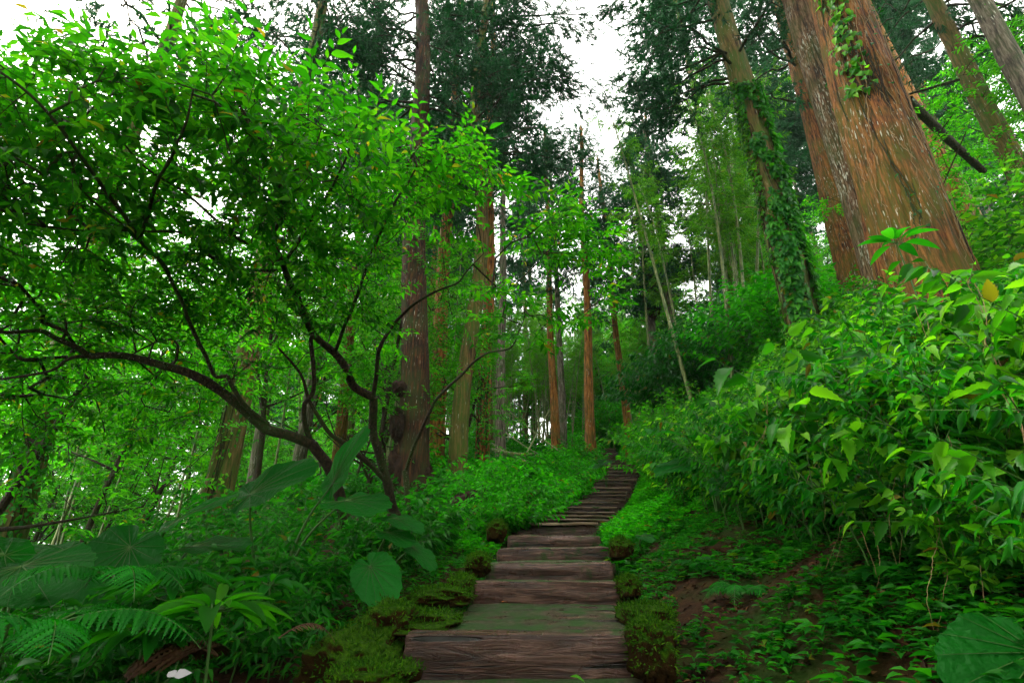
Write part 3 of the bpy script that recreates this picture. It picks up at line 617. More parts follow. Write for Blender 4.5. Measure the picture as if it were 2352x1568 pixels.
CAN = [(-420, 150), (0, 140), (150, 130), (260, 150), (420, 175), (500, 115), (560, 140), (620, 165), (700, 200), (800, 255), (880, 265), (960, 300), (1050, 350), (1120, 390), (1180, 420), (1280, 450), (1360, 520), (1410, 600), (1400, 690),
       (1340, 740), (1270, 800), (1180, 800), (1110, 740), (1000, 740), (960, 800), (900, 820), (820, 850), (700, 880), (600, 830), (540, 900), (450, 970), (330, 1010), (200, 1040), (60, 1060), (-420, 1050)]
rg = np.random.default_rng(42)
pts = sample_poly(rg, CAN, 4000); py_ = pts[:, 1]
dens = np.interp(py_, [100, 500, 700, 1050], [1, 1, .75, .5]); dens = dens*np.where((pts[:, 0] > 870) & (pts[:, 0] < 1060) & (py_ > 600), .4, 1)*np.where((pts[:, 0] > 1060), 1.0, .85)*np.where((pts[:, 0] > 985) & (pts[:, 0] < 1215) & (py_ > 600), .45, 1)*np.where((pts[:, 0] > 540) & (pts[:, 0] < 1060) & (py_ > 720), .5, 1); dens = dens*np.where((pts[:, 0] > 885) & (pts[:, 0] < 1005) & (py_ > 520), .05, 1); keep = rg.random(len(pts)) < dens
cl = fbm(np.c_[pts/95., np.zeros(len(pts))], 21, 2); keep &= cl > -.42 + .1*(py_ < 500)
pts = pts[keep]; py_ = pts[:, 1]; px_ = pts[:, 0]
tn = np.interp(py_, [100, 350, 600, 900, 1100], [2.7, 2.8, 3.8, 4.7, 4.9]) + np.interp(px_, [-400, 300, 900, 1400], [-.2, -.1, .5, 1.3])
tf_ = np.interp(py_, [100, 350, 600, 900, 1100], [4.6, 4.9, 5.6, 6.6, 7.0]) + np.interp(px_, [0, 900, 1400], [0, .3, .6])
tt = tn + (tf_-tn)*.85*rg.random(len(pts))**1.1
TG = np.array([at(a, b, c) for (a, b), c in zip(pts, tt)])
# crown carried on above and behind the frame edge on the valley side
ex = sample_poly(rg, [(-900, 100), (-420, 60), (-420, 1100), (-900, 1100)], 260); TG = np.vstack([TG, [at(a, b, c) for (a, b), c in zip(ex, rg.uniform(3, 6, len(ex)))]])
Nn, par, tip, cnt, Dr = grow(SK, TG, rg, .2)
tw = MB(); twigs(tw, Nn-off, par, cnt, len(SK), .0022, .40, 4, .016)
lf = MB(); tpos = Nn[tip]; td = nrm(Dr[tip] + rg.normal(0, .35, (len(tip), 3))*np.array([1, 1, .4]))
td[:, 2] = td[:, 2]*.5 - .05
def add_sprays(lf, tw, rg, B, D, off, k, length, L, W, tm, ang=.95, droop=.3, nsub=1):
    D = nrm(D); N = len(B)
    for s in range(nsub):
        if s: 
            a = rg.choice([-1, 1], N)*rg.uniform(.5, .9, N); D2 = nrm(rot(D, np.broadcast_to(UP, D.shape), a)+rg.normal(0, .1, D.shape)); B2 = B + D*rg.uniform(-.12, .15, (N, 1))
        else: D2, B2 = D, B
        ln = length*rg.uniform(.7, 1.25, N)
        p, d, u, l, w = spray_leaves(rg, B2-off, D2, k, ln, L, W, ang, droop=droop); scatter(lf, tm, p, d, u, l, w)
        segs(tw, B2-off, B2-off+D2*ln[:, None]*.95, np.full(N, .0025), np.full(N, .0012), 3)
near = np.linalg.norm(tpos, axis=1) < 4.2
add_sprays(lf, tw, rg, tpos[near], td[near], off, 9, .36, .098, .035, LEAF_HI, nsub=1)
nr2 = near & (tpos[:, 0] < -.35*tpos[:, 1]) & (rg.random(len(tpos)) < .4); add_sprays(lf, tw, rg, tpos[nr2]+rg.normal(0, .08, (nr2.sum(), 3)), td[nr2]+rg.normal(0, .4, (nr2.sum(), 3)), off, 9, .36, .098, .035, LEAF_HI, nsub=1)
add_sprays(lf, tw, rg, tpos[~near], td[~near], off, 11, .38, .082, .031, LEAF_MD, nsub=2)
tw.build('branches', M['branch'], tb); lf.build('crown', M['canopy'], tb)

# ---- smaller broadleaf trees behind (copies of two)
def under_tree(seed, H, R, nt, L, W, tm=LEAF_LO, mat='under', lean=(.3, .1), nsub=2, k=9):
    rg = np.random.default_rng(seed); o = thing('understory_tree', 'x', 'tree', (0, 0, 0), 'x')
    b = MB(); P = catmull([(0, 0, 0), (.1*H*lean[0], 0, H*.25), (.3*H*lean[0], .1*H*lean[1], H*.5), (.5*H*lean[0], .3*H*lean[1], H*.8)], 26); S = [P]; tube(b, P, np.linspace(.075, .03, 26), 8)
    for q in range(6):
        a = rg.uniform(0, 6.28); p0 = P[rg.integers(8, 22)]; e = p0+np.array([cos(a)*R*.7, sin(a)*R*.7, H*rg.uniform(.05, .3)])
        Q = catmull([p0, p0*.6+e*.4+rg.normal(0, .2, 3), e], 14); S.append(Q); tube(b, Q, np.linspace(.035, .01, 14), 6)
    b.build('trunk', M['branch'], o); S = np.concatenate(S)
    u = nrm(rg.normal(0, 1, (nt, 3)))*rg.random((nt, 1))**.45; T = u*np.array([R, R, H*.38]) + np.array([lean[0]*H*.4, lean[1]*H*.2, H*.66])
    T = T[fbm(T*.8, seed, 2) > -.25]
    Nn, par, tip, cnt, Dr = grow(S, T, rg, .3); tw, lf = MB(), MB(); twigs(tw, Nn, par, cnt, len(S), .004, .4, 3, .02)
    add_sprays(lf, tw, rg, Nn[tip], Dr[tip]*np.array([1, 1, .3]), 0, k, .42, L, W, tm, nsub=nsub)
    tw.build('branches', M['branch'], o); lf.build('crown', M['under' if mat is None else mat], o); return o
UT = [under_tree(301, 6.5, 2.4, 620, .11, .045), under_tree(302, 8.5, 2.8, 760, .12, .05, lean=(-.2, .2)), under_tree(303, 4.2, 1.9, 480, .10, .045)]
UPOS = [(-7.5, 7.2, 0, 'leafy understory tree beside the creeper covered cedar'), (-5.2, 10.5, 1, 'light green understory tree behind the mossy yellowish cedar'), (-9.5, 11.5, 1, 'tall thin understory tree down the valley side'),
        (-3.4, 12.5, 0, 'understory tree between the brown cedars behind the forked stems'), (-12.5, 9.5, 0, 'understory tree at the far valley edge of the thicket'), (-1.6, 14.0, 2, 'small leafy tree behind the orange barked cedar'), (-7.0, 15.5, 1, 'hazy understory tree deep in the valley side forest'),
        (-14.5, 16, 1, 'hazy broadleaf tree low on the valley side'), (-3.1, 10.6, 2, 'small bright sapling crown beside the fibrous lumps'), (-10.5, 6.0, 2, 'low leafy tree at the valley edge nearest the path'),
        (10.5, 17.5, 1, 'broadleaf tree behind the round dark bush on the slope'), (13.5, 14.5, 0, 'broadleaf tree uphill of the ivy clad trunk'), (15.5, 11, 1, 'broadleaf tree on the slope beyond the giant cedar'), (9.5, 8.6, 2, 'low broadleaf tree behind the foot of the giant cedar'), (13, 9, 0, 'leafy tree by the leaning fallen log'),
        (-4.4, 15.5, 2, 'low leafy tree near the brown cedars'), (-18, 13, 0, 'outermost broadleaf tree down the valley'), (-5.5, 20, 1, 'faint broadleaf tree far behind the slim pale cedar'), (8.5, 24, 1, 'bright broadleaf tree beyond the bamboo clump')]
ru = np.random.default_rng(88)
for j in range(46):
    az = ru.uniform(-50, 18) if j < 36 else ru.uniform(18, 50); D = ru.uniform(19, 46); x, y = D*sin(radians(az)), D*cos(radians(az))
    if abs(x-np.interp(y, PY, PX)) > 2.5 and not (-11 < az < 18 and D < 34): UPOS.append((x, y, int(ru.integers(0, 3)), 'misty leafy tree far down the valley side' if az < -20 else 'misty leafy tree beyond the fallen bamboo poles' if az < 3 else 'misty leafy tree past the end of the stair' if az < 18 else 'misty leafy tree high on the slope'))
for j in range(14):
    az = radians(ru.uniform(4, 15)); D = ru.uniform(33, 50); UPOS.append((D*sin(az), D*cos(az), j % 3, 'misty leafy tree past the end of the stair'))
for j, (x, y) in enumerate([(-4.2, -6), (8, -2.8), (1.5, -10), (-9, -4), (-5, -11), (6, -11)]):  # unseen trees put behind the viewer to shade the path
    UPOS.append((x, y, j % 3, 'unseen leafy tree added behind the viewer for shade'))
for j, (x, y) in enumerate([(-3.2, -3.4), (3.6, -2.2), (0.3, -6.5)]):  # nearer unseen trees, added to cut the light from behind
    UPOS.append((x, y, 2, 'unseen leafy tree added behind the viewer for shade'))
seen = set()
for n_, (x, y, k, lb) in enumerate(UPOS):
    loc = (x, y, float(terr(x, y))-.1); rz = n_*1.7
    if k not in seen: seen.add(k); o = UT[k]; o.location = loc; o['label'] = lb; o['group'] = 'broadleaf understory trees'
    else: dup(UT[k], loc, rz, (.9+.07*(n_ % 4))*(1.35 if n_ >= 19 else 1), lb, 'broadleaf understory trees' if n_ < 19 else lb.replace('tree', 'trees'))

# ------------------------------------------------------------------ bamboo
def bamboo(seed, H, bend, r=.058, fol=.42, nb=46):
    rg = np.random.default_rng(seed); o = thing('bamboo_culm', 'x', 'bamboo', (0, 0, 0), 'x')
    s = np.linspace(0, 1, 70); P = np.stack([bend*H*(.25*s+s**3.2*.5), .05*H*np.sin(s*2), H*(s-.10*s**4)], -1)
    nd = (np.arange(70) % 3 == 0); R = r*(1-.75*s)*(1+.14*nd); b = MB(); tube(b, P, R, 8); b.build('culm', M['culm'], o)
    tw, lf = MB(), MB(); B = []; D = []
    for i in range(nb):
        u = rg.uniform(fol, 1)**.9; p = P[int(u*69)]; a = rg.uniform(0, 6.28); l = rg.uniform(.5, 1.3)*(1.25-u*.6)
        q = p+np.array([cos(a)*l, sin(a)*l, l*rg.uniform(.0, .55)]); segs(tw, p[None], q[None], np.array([.008]), np.array([.003]), 3)
        for j in range(9):
            f = rg.uniform(.25, 1); B.append(p+(q-p)*f + rg.normal(0, .06, 3)); D.append(np.array([cos(a), sin(a), -.15])+rg.normal(0, .6, 3)*np.array([1, 1, .6]))
    B, D = np.array(B), np.array(D)
    p, d, u, l, w = spray_leaves(rg, B, D, 6, .28, .15, .022, .6, droop=.7); scatter(lf, LEAF_LO, p, d, u, l, w)
    tw.build('branches', M['culm'], o); lf.build('foliage', M['bamboo_leaf'], o); return o
BB = [bamboo(401, 13, .10), bamboo(402, 15, -.06), bamboo(403, 12, .02, .04), bamboo(404, 14, .16)]
bl_used = set()
def put_bamboo(k, x, y, rz, sc, lb, gp, tilt=(0, 0), dz=0):
    loc = (x, y, float(terr(x, y))-.1+dz)
    if k not in bl_used:
        bl_used.add(k); o = BB[k]; o.location = loc; o.rotation_euler = (tilt[0], tilt[1], rz); o['label'] = lb; o['group'] = gp; o.scale = (sc,)*3
    else: dup(BB[k], loc, rz, sc, lb, gp, tilt)
rg = np.random.default_rng(9); bp = []
n_ = 0
for j in range(34):
    az, D = radians(rg.uniform(4, 15)), rg.uniform(31, 44); put_bamboo(j % 4, D*sin(az), D*cos(az), rg.uniform(0, 6.28), rg.uniform(.8, 1.1), 'thin upright bamboo stem in the misty grove beyond the stair', 'bamboo stems of the misty grove', (rg.normal(0, .05), rg.normal(0, .07)))
while n_ < 110:
    az = rg.uniform(-7, 17); D = rg.uniform(24, 40); x, y = D*sin(radians(az)), D*cos(radians(az))
    if abs(x-np.interp(y, PY, PX)) < 1.3: continue
    put_bamboo(int(rg.integers(0, 4)), x, y, rg.uniform(0, 6.28), rg.uniform(.7, .95)*(.8 if az > 4 else 1), 'thin upright bamboo stem in the misty grove beyond the stair', 'bamboo stems of the misty grove', (rg.normal(0, .05), rg.normal(0, .07))); n_ += 1
for j, (px, py, t, k, rz, tl, lb) in enumerate([
  (1604, 915, 13, 1, .1, -.12, 'slender bamboo pole rising from the dark round bush, nearest the path'), (1668, 880, 13.2, 0, 3.3, -.16, 'green bamboo pole, first of the leaning bunch above the dark round bush'),
  (1660, 885, 13.8, 2, 3.0, -.20, 'bamboo pole with pale joints in the leaning bunch, second from the path'), (1700, 860, 13.5, 3, 3.4, -.26, 'thick bluish bamboo pole in the leaning bunch'), (1703, 850, 14.2, 1, 3.2, -.32, 'most tilted dark bamboo pole of the leaning bunch'),
  (1690, 840, 14.6, 0, 2.9, -.22, 'thin brown bamboo pole at the back of the leaning bunch'), (1522, 760, 20, 2, 3.1, -.06, 'pale bamboo pole in front of the slender orange cedar'), (1480, 780, 20, 1, 2.7, -.05, 'pale bamboo pole beside the dark cedar with brown tangle')]):
    p = at(px, py, t); put_bamboo(k, p[0], p[1], rz, 1.0, lb, 'bamboo poles by the round bushes', (0, tl*.5))
for j in range(16):
    az = rg.uniform(17, 32); D = rg.uniform(15, 26); x, y = D*sin(radians(az)), D*cos(radians(az))
    put_bamboo(int(rg.integers(0, 4)), x, y, rg.uniform(2.2, 4), rg.uniform(.85, 1.05), 'leafy bamboo on the slope behind the ivy clad trunk', 'leafy bamboo on the slope', (rg.normal(0, .03), -.08))
for j in range(22):
    az = rg.uniform(-42, -8); D = rg.uniform(11, 24); x, y = D*sin(radians(az)), D*cos(radians(az))
    put_bamboo(int(rg.integers(0, 4)), x, y, rg.uniform(0, 6.28), rg.uniform(.7, .95), 'thin dark bamboo stem among the valley side trees', 'bamboo stems down the valley side', (rg.normal(0, .05), rg.normal(.03, .05)))
def pole(p, q, r, lb, nm='fallen_bamboo_pole', cat='pole', mat='culm', gp='fallen poles', k=10):
    o = thing(nm, lb, cat, p, gp); b = MB(); P = catmull([np.zeros(3), (q-p)*.5+np.array([0, 0, -.05]), q-p], 24); R = np.linspace(r, r*.7, 24)*(1+.08*(np.arange(24) % 4 == 0)); tube(b, P, R, k); b.build('pole', M[mat], o)
pole(at(1130, 1032, 13.5), at(1175, 1052, 12.5)+np.array([.6, 0, .1]), .05, 'thick mossy bamboo pole lying across into the green mound')
pole(at(1120, 1012, 17), at(1215, 1062, 15), .035, 'dark bamboo pole slanting behind the grey barked cedar')
pole(at(1170, 1110, 14), at(1262, 940, 17), .03, 'bamboo pole propped up crosswise over the fallen ones')
pole(at(1165, 940, 19), at(1290, 1040, 17), .03, 'long thin bamboo pole fallen diagonally toward the orange pair')
pole(at(1150, 985, 20), at(1250, 1050, 17), .028, 'thin bamboo pole crossing behind the propped one')
pole(at(2085, 230, 10), at(2260, 395, 10.5), .09, 'dark fallen log leaning down from behind the giant cedar', 'fallen_log', 'log', 'limb')
pole(at(1600, 466, 17), at(1790, 478, 17), .03, 'broken dead branch stretched level before the ivy clad trunk', 'dead_branch', 'branch', 'dry')

# ================================================================== UNDERGROWTH
def thicket(rg, base, lean, h, K, tw, k, L, W, tm, lf, st, droop=.5, r=.006, s0=.25, ang=.9):
    """arching stems (vectorised): base (N,3), lean (N,2) sideways reach, h (N,)"""
    N = len(base); s = np.linspace(0, 1, 7); ln = np.c_[lean, np.zeros(N)]
    P = base[:, None] + ln[:, None]*(s**1.6)[None, :, None] + UP*(h[:, None]*(1.45*s-.45*s**2.4)[None])[..., None]
    P = P + rg.normal(0, .02, P.shape)*s[None, :, None]
    for i in range(6): segs(st, P[:, i], P[:, i+1], np.full(N, r*(1-.12*i)), np.full(N, r*(1-.12*(i+1))), 4)
    u = s0 + (1-s0)*(np.arange(K)+rg.random((N, K)))/K; x = u*6; i = np.minimum(x.astype(int), 5); f = (x-i)[..., None]; n = np.arange(N)[:, None]
    B = P[n, i]*(1-f) + P[n, i+1]*f; T = nrm(P[n, i+1]-P[n, i])
    a = (np.arange(K)*2.4)[None] + rg.random((N, 1))*6.28; out = np.stack([np.cos(a), np.sin(a), np.full_like(a, .25)], -1)
    D = nrm(out*(.9-.35*u[..., None]) + T*.55 + ln[:, None]*.6 + rg.normal(0, .15, out.shape)); B = B.reshape(-1, 3); D = D.reshape(-1, 3)
    l = tw*rg.uniform(.6, 1.25, len(B)); p, d, up, L_, W_ = spray_leaves(rg, B, D, k, l, L, W, ang, droop=droop*1.2); d[:, 2] -= droop*.35
    scatter(lf, tm, p, d, up, L_, W_); segs(st, B, B+D*l[:, None]*.93, np.full(len(B), .0028), np.full(len(B), .0012), 3)
SILX = [1400, 1640, 1800, 1850, 1950, 2010, 2075, 2195, 2235, 2352, 2700]; SILY = [1000, 880, 760, 640, 590, 640, 750, 740, 690, 600, 540]
def below_line(P, h, ln):
    """keep the thicket low enough to leave the feet of the big trunks open"""
    h = h.copy(); ln = ln.copy()
    for _ in range(7):
        T = P + UP*h[:, None]*1.08 + np.c_[ln, np.zeros(len(ln))]; X, Y_, Z_ = T.T; dp = Y_*cp + Z_*sp; px = CX + F*X/dp; py = CY - F*(Z_*cp - Y_*sp)/dp
        b = (py < np.interp(px, SILX, SILY)) & (px > 1400); h[b] *= .82; ln[b] *= .88
    return h, ln
def dxy(rg, n, dlo, dhi, ylo, yhi, side=1, pw=1.):
    y = ylo + (yhi-ylo)*rg.random(n); d = dlo + (dhi-dlo)*rg.random(n)**pw; x = np.interp(y, PY, PX) + side*d
    return x, y
def ground_pts(x, y, dz=0): return np.stack([x, y, terr(x, y)+dz], -1)

# low herbs on soil everywhere near the path: nobody could count them
rg = np.random.default_rng(500)
def herbs(n, xs, ys, L, W, hgt, lf, tm=LEAF_MD, k=6, st=None):
    P = ground_pts(xs, ys); n = len(P); a = rg.random((n, k))*6.28; el = rg.uniform(.1, .9, (n, k)); hh = hgt*rg.uniform(.4, 1.3, (n, 1))
    d = np.stack([np.cos(a)*np.cos(el), np.sin(a)*np.cos(el), np.sin(el)*.5], -1)
    pos = P[:, None] + UP*(hh*rg.uniform(.3, 1, (n, k)))[..., None] + d*np.array([1, 1, .2])*L*.35*rg.random((n, k, 1))
    sc = rg.uniform(.6, 1.3, (n, 1))*rg.uniform(.75, 1.2, (n, k)); up = np.array([0, 0, 1.])+rg.normal(0, .35, (n, k, 3))
    scatter(lf, tm, pos.reshape(-1, 3), d.reshape(-1, 3), up.reshape(-1, 3), (L*sc).ravel(), (W*sc).ravel())
lf = MB()
x, y = dxy(rg, 22000, .55, 3.4, 1.2, 8, 1, .8); m = fbm(np.c_[x*1.6, y*1.6, 0*x], 31, 3) > rg.uniform(-.7, .40, len(x)); herbs(0, x[m], y[m], .046, .018, .06, lf)
x, y = dxy(rg, 1500, .6, 3.2, 1.2, 7, 1, .8); m = fbm(np.c_[x*1.3, y*1.3, 0*x], 35, 2) > -.1; herbs(0, x[m], y[m], .085, .036, .12, lf)
x, y = dxy(rg, 2400, .55, 1.0, 5.5, 13, 1, .9); herbs(0, x, y, .05, .022, .09, lf)
x, y = dxy(rg, 3600, .62, 3.4, 1.2, 6, -1, .9); m = fbm(np.c_[x*1.3, y*1.3, 0*x], 33, 2) > -.2; herbs(0, x[m], y[m], .05, .02, .07, lf)
x, y = dxy(rg, 900, .5, .75, 1.8, 6.5, -1); herbs(0, x, y, .028, .014, .03, lf)
x, y = dxy(rg, 900, .5, .75, 1.8, 6.5, 1); herbs(0, x, y, .028, .014, .03, lf)
o = lf.build('ground_cover', M['herb']); tag(o, 'low wet herbs scattered over the brown soil beside the lower steps', kind='stuff')
lf = MB()   # brighter creeping cover hugging the upper steps
x, y = dxy(rg, 9000, .66, 2.6, 6, 22, 1, 1.2); herbs(0, x, y, .065, .032, .16, lf, LEAF_LO)
x, y = dxy(rg, 7000, .64, 2.2, 6.0, 24, -1, 1.1); herbs(0, x, y, .065, .032, .15, lf, LEAF_LO)
x, y = dxy(rg, 5000, .75, 6, 18, 40, 1, 1.); herbs(0, x, y, .16, .08, .35, lf, LEAF_LO)
x, y = dxy(rg, 5000, .75, 6, 18, 40, -1, 1.); herbs(0, x, y, .16, .08, .35, lf, LEAF_LO)
o = lf.build('creeping_cover', M['mound']); tag(o, 'bright green creeping plants spilling over both ends of the upper steps', kind='stuff')
# leaf litter + twigs on soil
lf = MB(); x, y = dxy(rg, 2600, .6, 2.6, 1.3, 6, 1); P1 = ground_pts(x, y, .012); x, y = dxy(rg, 1800, .6, 2.6, 1.3, 6, -1); P = np.vstack([P1, ground_pts(x, y, .012)])
scatter(lf, LEAF_LO, P, rg.normal(0, 1, P.shape)*np.array([1, 1, .25]), UP+rg.normal(0, .3, P.shape), rg.uniform(.02, .06, len(P)), rg.uniform(.01, .025, len(P)))
M['litter'] = leafmat('leaf litter', [(.02, .010, .005), (.06, .026, .010), (.12, .05, .018)], tmix=.1, trans=(1, 1, 1), rough=.7, old=False)
o = lf.build('leaf_litter', M['litter']); tag(o, 'brown fallen leaves littering the wet soil', kind='stuff')

# bank thicket (uncountable), leaning downhill towards the steps
lf, st_ = MB(), MB(); rg = np.random.default_rng(510)
x, y = dxy(rg, 340, 1.8, 5.2, 1.3, 6.2, 1, .9); P = ground_pts(x, y, -.05); d = x-np.interp(y, PY, PX)
hh = np.interp(d, [1.6, 2.4, 5], [.35, .8, 1.0])*rg.uniform(.6, 1.2, len(P)); ln = np.c_[-rg.uniform(.15, .75, len(P))*hh, rg.normal(-.1, .25, len(P))*hh]
hh, ln = below_line(P, hh, ln); r3 = np.linalg.norm(P + UP*hh[:, None]*.8, axis=1); P, hh, ln = P[r3 > 1.55], hh[r3 > 1.55], ln[r3 > 1.55]; r3 = r3[r3 > 1.55]
nr = r3 < 3.4
thicket(rg, P[nr], ln[nr], hh[nr], 10, .24, 5, .105, .037, LEAF_SER, lf, st_)
thicket(rg, P[~nr], ln[~nr], hh[~nr], 12, .24, 6, .09, .031, LEAF_SR2, lf, st_)
x, y = dxy(rg, 620, 1.7, 6.5, 6.2, 15, 1, .9); P = ground_pts(x, y, -.05); hh = rg.uniform(.5, 1.15, len(P)); ln = np.c_[-rg.uniform(.1, .6, len(P))*hh, rg.normal(-.1, .25, len(P))*hh]
hh, ln = below_line(P, hh, ln)
thicket(rg, P, ln, hh, 10, .24, 6, .10, .045, LEAF_LO, lf, st_)
x, y = dxy(rg, 520, 1.2, 9, 15, 32, 1, .9); P = ground_pts(x, y, -.05); hh = rg.uniform(.6, 1.4, len(P)); ln = rg.normal(0, .3, (len(P), 2))
thicket(rg, P, ln, hh, 9, .35, 6, .15, .07, LEAF_LO, lf, st_)
x, y = dxy(rg, 500, 5.5, 14, 3, 18, 1, .9); P = ground_pts(x, y, -.05); hh = rg.uniform(.6, 1.5, len(P)); ln = np.c_[-rg.uniform(.1, .5, len(P))*hh, rg.normal(-.1, .25, len(P))*hh]
thicket(rg, P, ln, hh, 9, .34, 6, .13, .06, LEAF_LO, lf, st_)
x, y = dxy(rg, 34, 1.7, 4.8, 1.8, 7, 1, .9); P = ground_pts(x, y, -.05); hh = rg.uniform(.6, 1.05, len(P)); q = np.linalg.norm(P + UP*hh[:, None]*.8, axis=1) > 2.1; P, hh = P[q], hh[q]; ln = np.c_[-rg.uniform(.3, .8, len(P))*hh, rg.normal(-.15, .3, len(P))*hh]
hh, ln = below_line(P, hh, ln)
thicket(rg, P, ln, hh, 6, .28, 4, .135, .062, LEAF_SER, lf, st_, droop=.8)
lf2 = MB(); x, y = dxy(rg, 260, 1.6, 5.0, 1.5, 8, 1, .9); P = ground_pts(x, y, -.05); hh = rg.uniform(.35, 1.0, len(P)); q = np.linalg.norm(P + UP*hh[:, None]*.8, axis=1) > 1.6; P, hh = P[q], hh[q]; ln = np.c_[-rg.uniform(.15, .7, len(P))*hh, rg.normal(-.1, .3, len(P))*hh]
hh, ln = below_line(P, hh, ln)
thicket(rg, P, ln, hh, 12, .26, 8, .075, .022, LEAF_HI, lf2, st_, droop=.9)
o = lf2.build('mixed_undergrowth', M['herb']); tag(o, 'darker narrow leaved creepers woven through the bank thicket', kind='stuff')
o = lf.build('undergrowth', M['bank']); tag(o, 'dense bright green leafy thicket covering the bank above the soil', kind='stuff'); s_ = st_.build('stems', M['stem'], o)
# valley side thicket
lf, st_ = MB(), MB(); rg = np.random.default_rng(520)
x, y = dxy(rg, 420, 1.35, 6.5, 1.1, 6.5, -1, .95); P = ground_pts(x, y, -.05); hh = np.interp(-(x-np.interp(y, PY, PX)), [1.2, 2.2, 4], [.22, .5, .75])*rg.uniform(.6, 1.25, len(P)); ln = rg.normal(0, .35, (len(P), 2))*hh[:, None]
r3 = np.linalg.norm(P + UP*hh[:, None]*.8, axis=1); q = r3 > 1.5; P, hh, ln, r3 = P[q], hh[q], ln[q], r3[q]; nr = r3 < 3.6
thicket(rg, P[nr], ln[nr], hh[nr], 9, .16, 6, .075, .026, LEAF_HI, lf, st_)
thicket(rg, P[~nr], ln[~nr], hh[~nr], 11, .2, 6, .085, .03, LEAF_MD, lf, st_)
x, y = dxy(rg, 1100, .9, 16, 6.5, 22, -1, .8); P = ground_pts(x, y, -.05); hh = rg.uniform(.35, 1.0, len(P))*np.interp(x, [-15, -4], [1.8, 1]); ln = rg.normal(0, .35, (len(P), 2))
thicket(rg, P, ln, hh, 9, .28, 6, .12, .05, LEAF_LO, lf, st_)
x, y = dxy(rg, 420, 6, 16, 2, 7, -1, .9); P = ground_pts(x, y, -.05); hh = rg.uniform(.7, 1.7, len(P)); ln = rg.normal(0, .35, (len(P), 2))
thicket(rg, P, ln, hh, 10, .28, 6, .11, .045, LEAF_LO, lf, st_)
x, y = dxy(rg, 700, 1, 24, 20, 42, -1, .9); P = ground_pts(x, y, -.05); hh = rg.uniform(.5, 1.2, len(P)); ln = rg.normal(0, .35, (len(P), 2))
thicket(rg, P, ln, hh, 8, .4, 6, .2, .09, LEAF_LO, lf, st_)
o = lf.build('valley_undergrowth', M['herb']); tag(o, 'tangled dark green undergrowth on the valley side below the broadleaf tree', kind='stuff'); s_ = st_.build('stems', M['stem'], o)

# ---- countable shrubs, copies of a few
def shrub(seed, nst, h, sp_, K, tw, k, L, W, tm, mat, nm='leafy_shrub', droop=.5):
    rg = np.random.default_rng(seed); o = thing(nm, 'x', 'shrub', (0, 0, 0), 'x'); a = rg.random(nst)*6.28; r = rg.random(nst)**.6
    lf, st_ = MB(), MB(); base = np.c_[np.cos(a)*.08*r, np.sin(a)*.08*r, -.05*np.ones(nst)]; ln = np.c_[np.cos(a), np.sin(a)]*(sp_*r)[:, None]
    thicket(rg, base, ln, h*(1.1-.45*r)*rg.uniform(.8, 1.15, nst), K, tw, k, L, W, tm, lf, st_, droop=droop)
    st_.build('stems', M['stem'], o); lf.build('foliage', M[mat], o); return o
SH = {'mound': shrub(601, 60, .75, .75, 9, .22, 6, .075, .034, LEAF_LO, 'mound'), 'mound2': shrub(602, 46, .55, .7, 9, .2, 6, .07, .03, LEAF_LO, 'mound'),
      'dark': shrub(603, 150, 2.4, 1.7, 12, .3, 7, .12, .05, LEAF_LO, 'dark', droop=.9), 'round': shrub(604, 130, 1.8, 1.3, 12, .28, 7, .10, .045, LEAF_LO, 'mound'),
      'bank': shrub(605, 12, 1.05, .55, 10, .2, 6, .11, .05, LEAF_SER, 'bank'), 'bank2': shrub(606, 10, .9, .7, 10, .24, 6, .13, .05, LEAF_HI, 'bank', droop=.8),
      'herb': shrub(607, 10, .55, .4, 8, .16, 6, .09, .026, LEAF_HI, 'herb'), 'under': shrub(608, 40, 1.3, 1.0, 10, .25, 6, .09, .04, LEAF_LO, 'under')}
shu = set()
def put(kind, loc, lb, gp, rz=0, sc=1, tilt=(0, 0)):
    if kind not in shu:
        shu.add(kind); o = SH[kind]; o.location = loc; o.rotation_euler = (tilt[0], tilt[1], rz); o['label'] = lb; o['group'] = gp; o.scale = (sc,)*3
    else: dup(SH[kind], loc, rz, sc, lb, gp, tilt)
def gp_at(px, py, t, dz=0):
    p = at(px, py, t); return (p[0], p[1], float(terr(p[0], p[1]))+dz)
rg = np.random.default_rng(610); gm = 'bright bushes of the green mound'
for j, (px, py, t, sc, lb) in enumerate([
 (1120, 1185, 7.0, 1.0, 'bright bush at the valley end of the sixth step'), (1150, 1170, 7.8, .9, 'bright bush spilling toward the seventh step'), (1200, 1150, 8.8, .95, 'bright bush beside the narrow steps in mid flight'),
 (1140, 1150, 8.6, 1.25, 'tall bright bush near the foot of the creeper patched cedar'), (1200, 1120, 10.2, 1.25, 'rounded bright bush on the crest of the green mound'), (1235, 1125, 10.5, 1.0, 'bright bush halfway along the stair edge'),
 (1275, 1110, 12.2, 1.0, 'bright bush just below the taro leaves by the stair'), (1255, 1095, 12.5, 1.35, 'large bright bush in front of the slim orange cedar'), (1180, 1090, 12.2, 1.3, 'bright bush where the mossy bamboo pole ends'),
 (1298, 1085, 14.8, 1.1, 'bright bush next to the last wide step'), (1300, 1065, 16.5, 1.3, 'bright bush behind the slim orange pair'), (1318, 1055, 18.5, 1.2, 'bright bush against the orange cedar by the upper steps'),
 (1240, 1060, 16, 1.3, 'bright bush at the back of the green mound'), (1320, 1020, 25, 1.6, 'soft bush below the bamboo grove'), (1010, 1060, 9.0, 1.0, 'glowing bush between the lumpy trunk and the twin-like cedar'), (995, 980, 11.5, 1.5, 'glowing tall bush behind the lumpy trunk')]):
    put('mound' if j % 2 else 'mound2', gp_at(px, py, t, -.05), lb, gm, rg.uniform(0, 6), sc*1.25)
gb = 'bushes on the bank beside the upper steps'
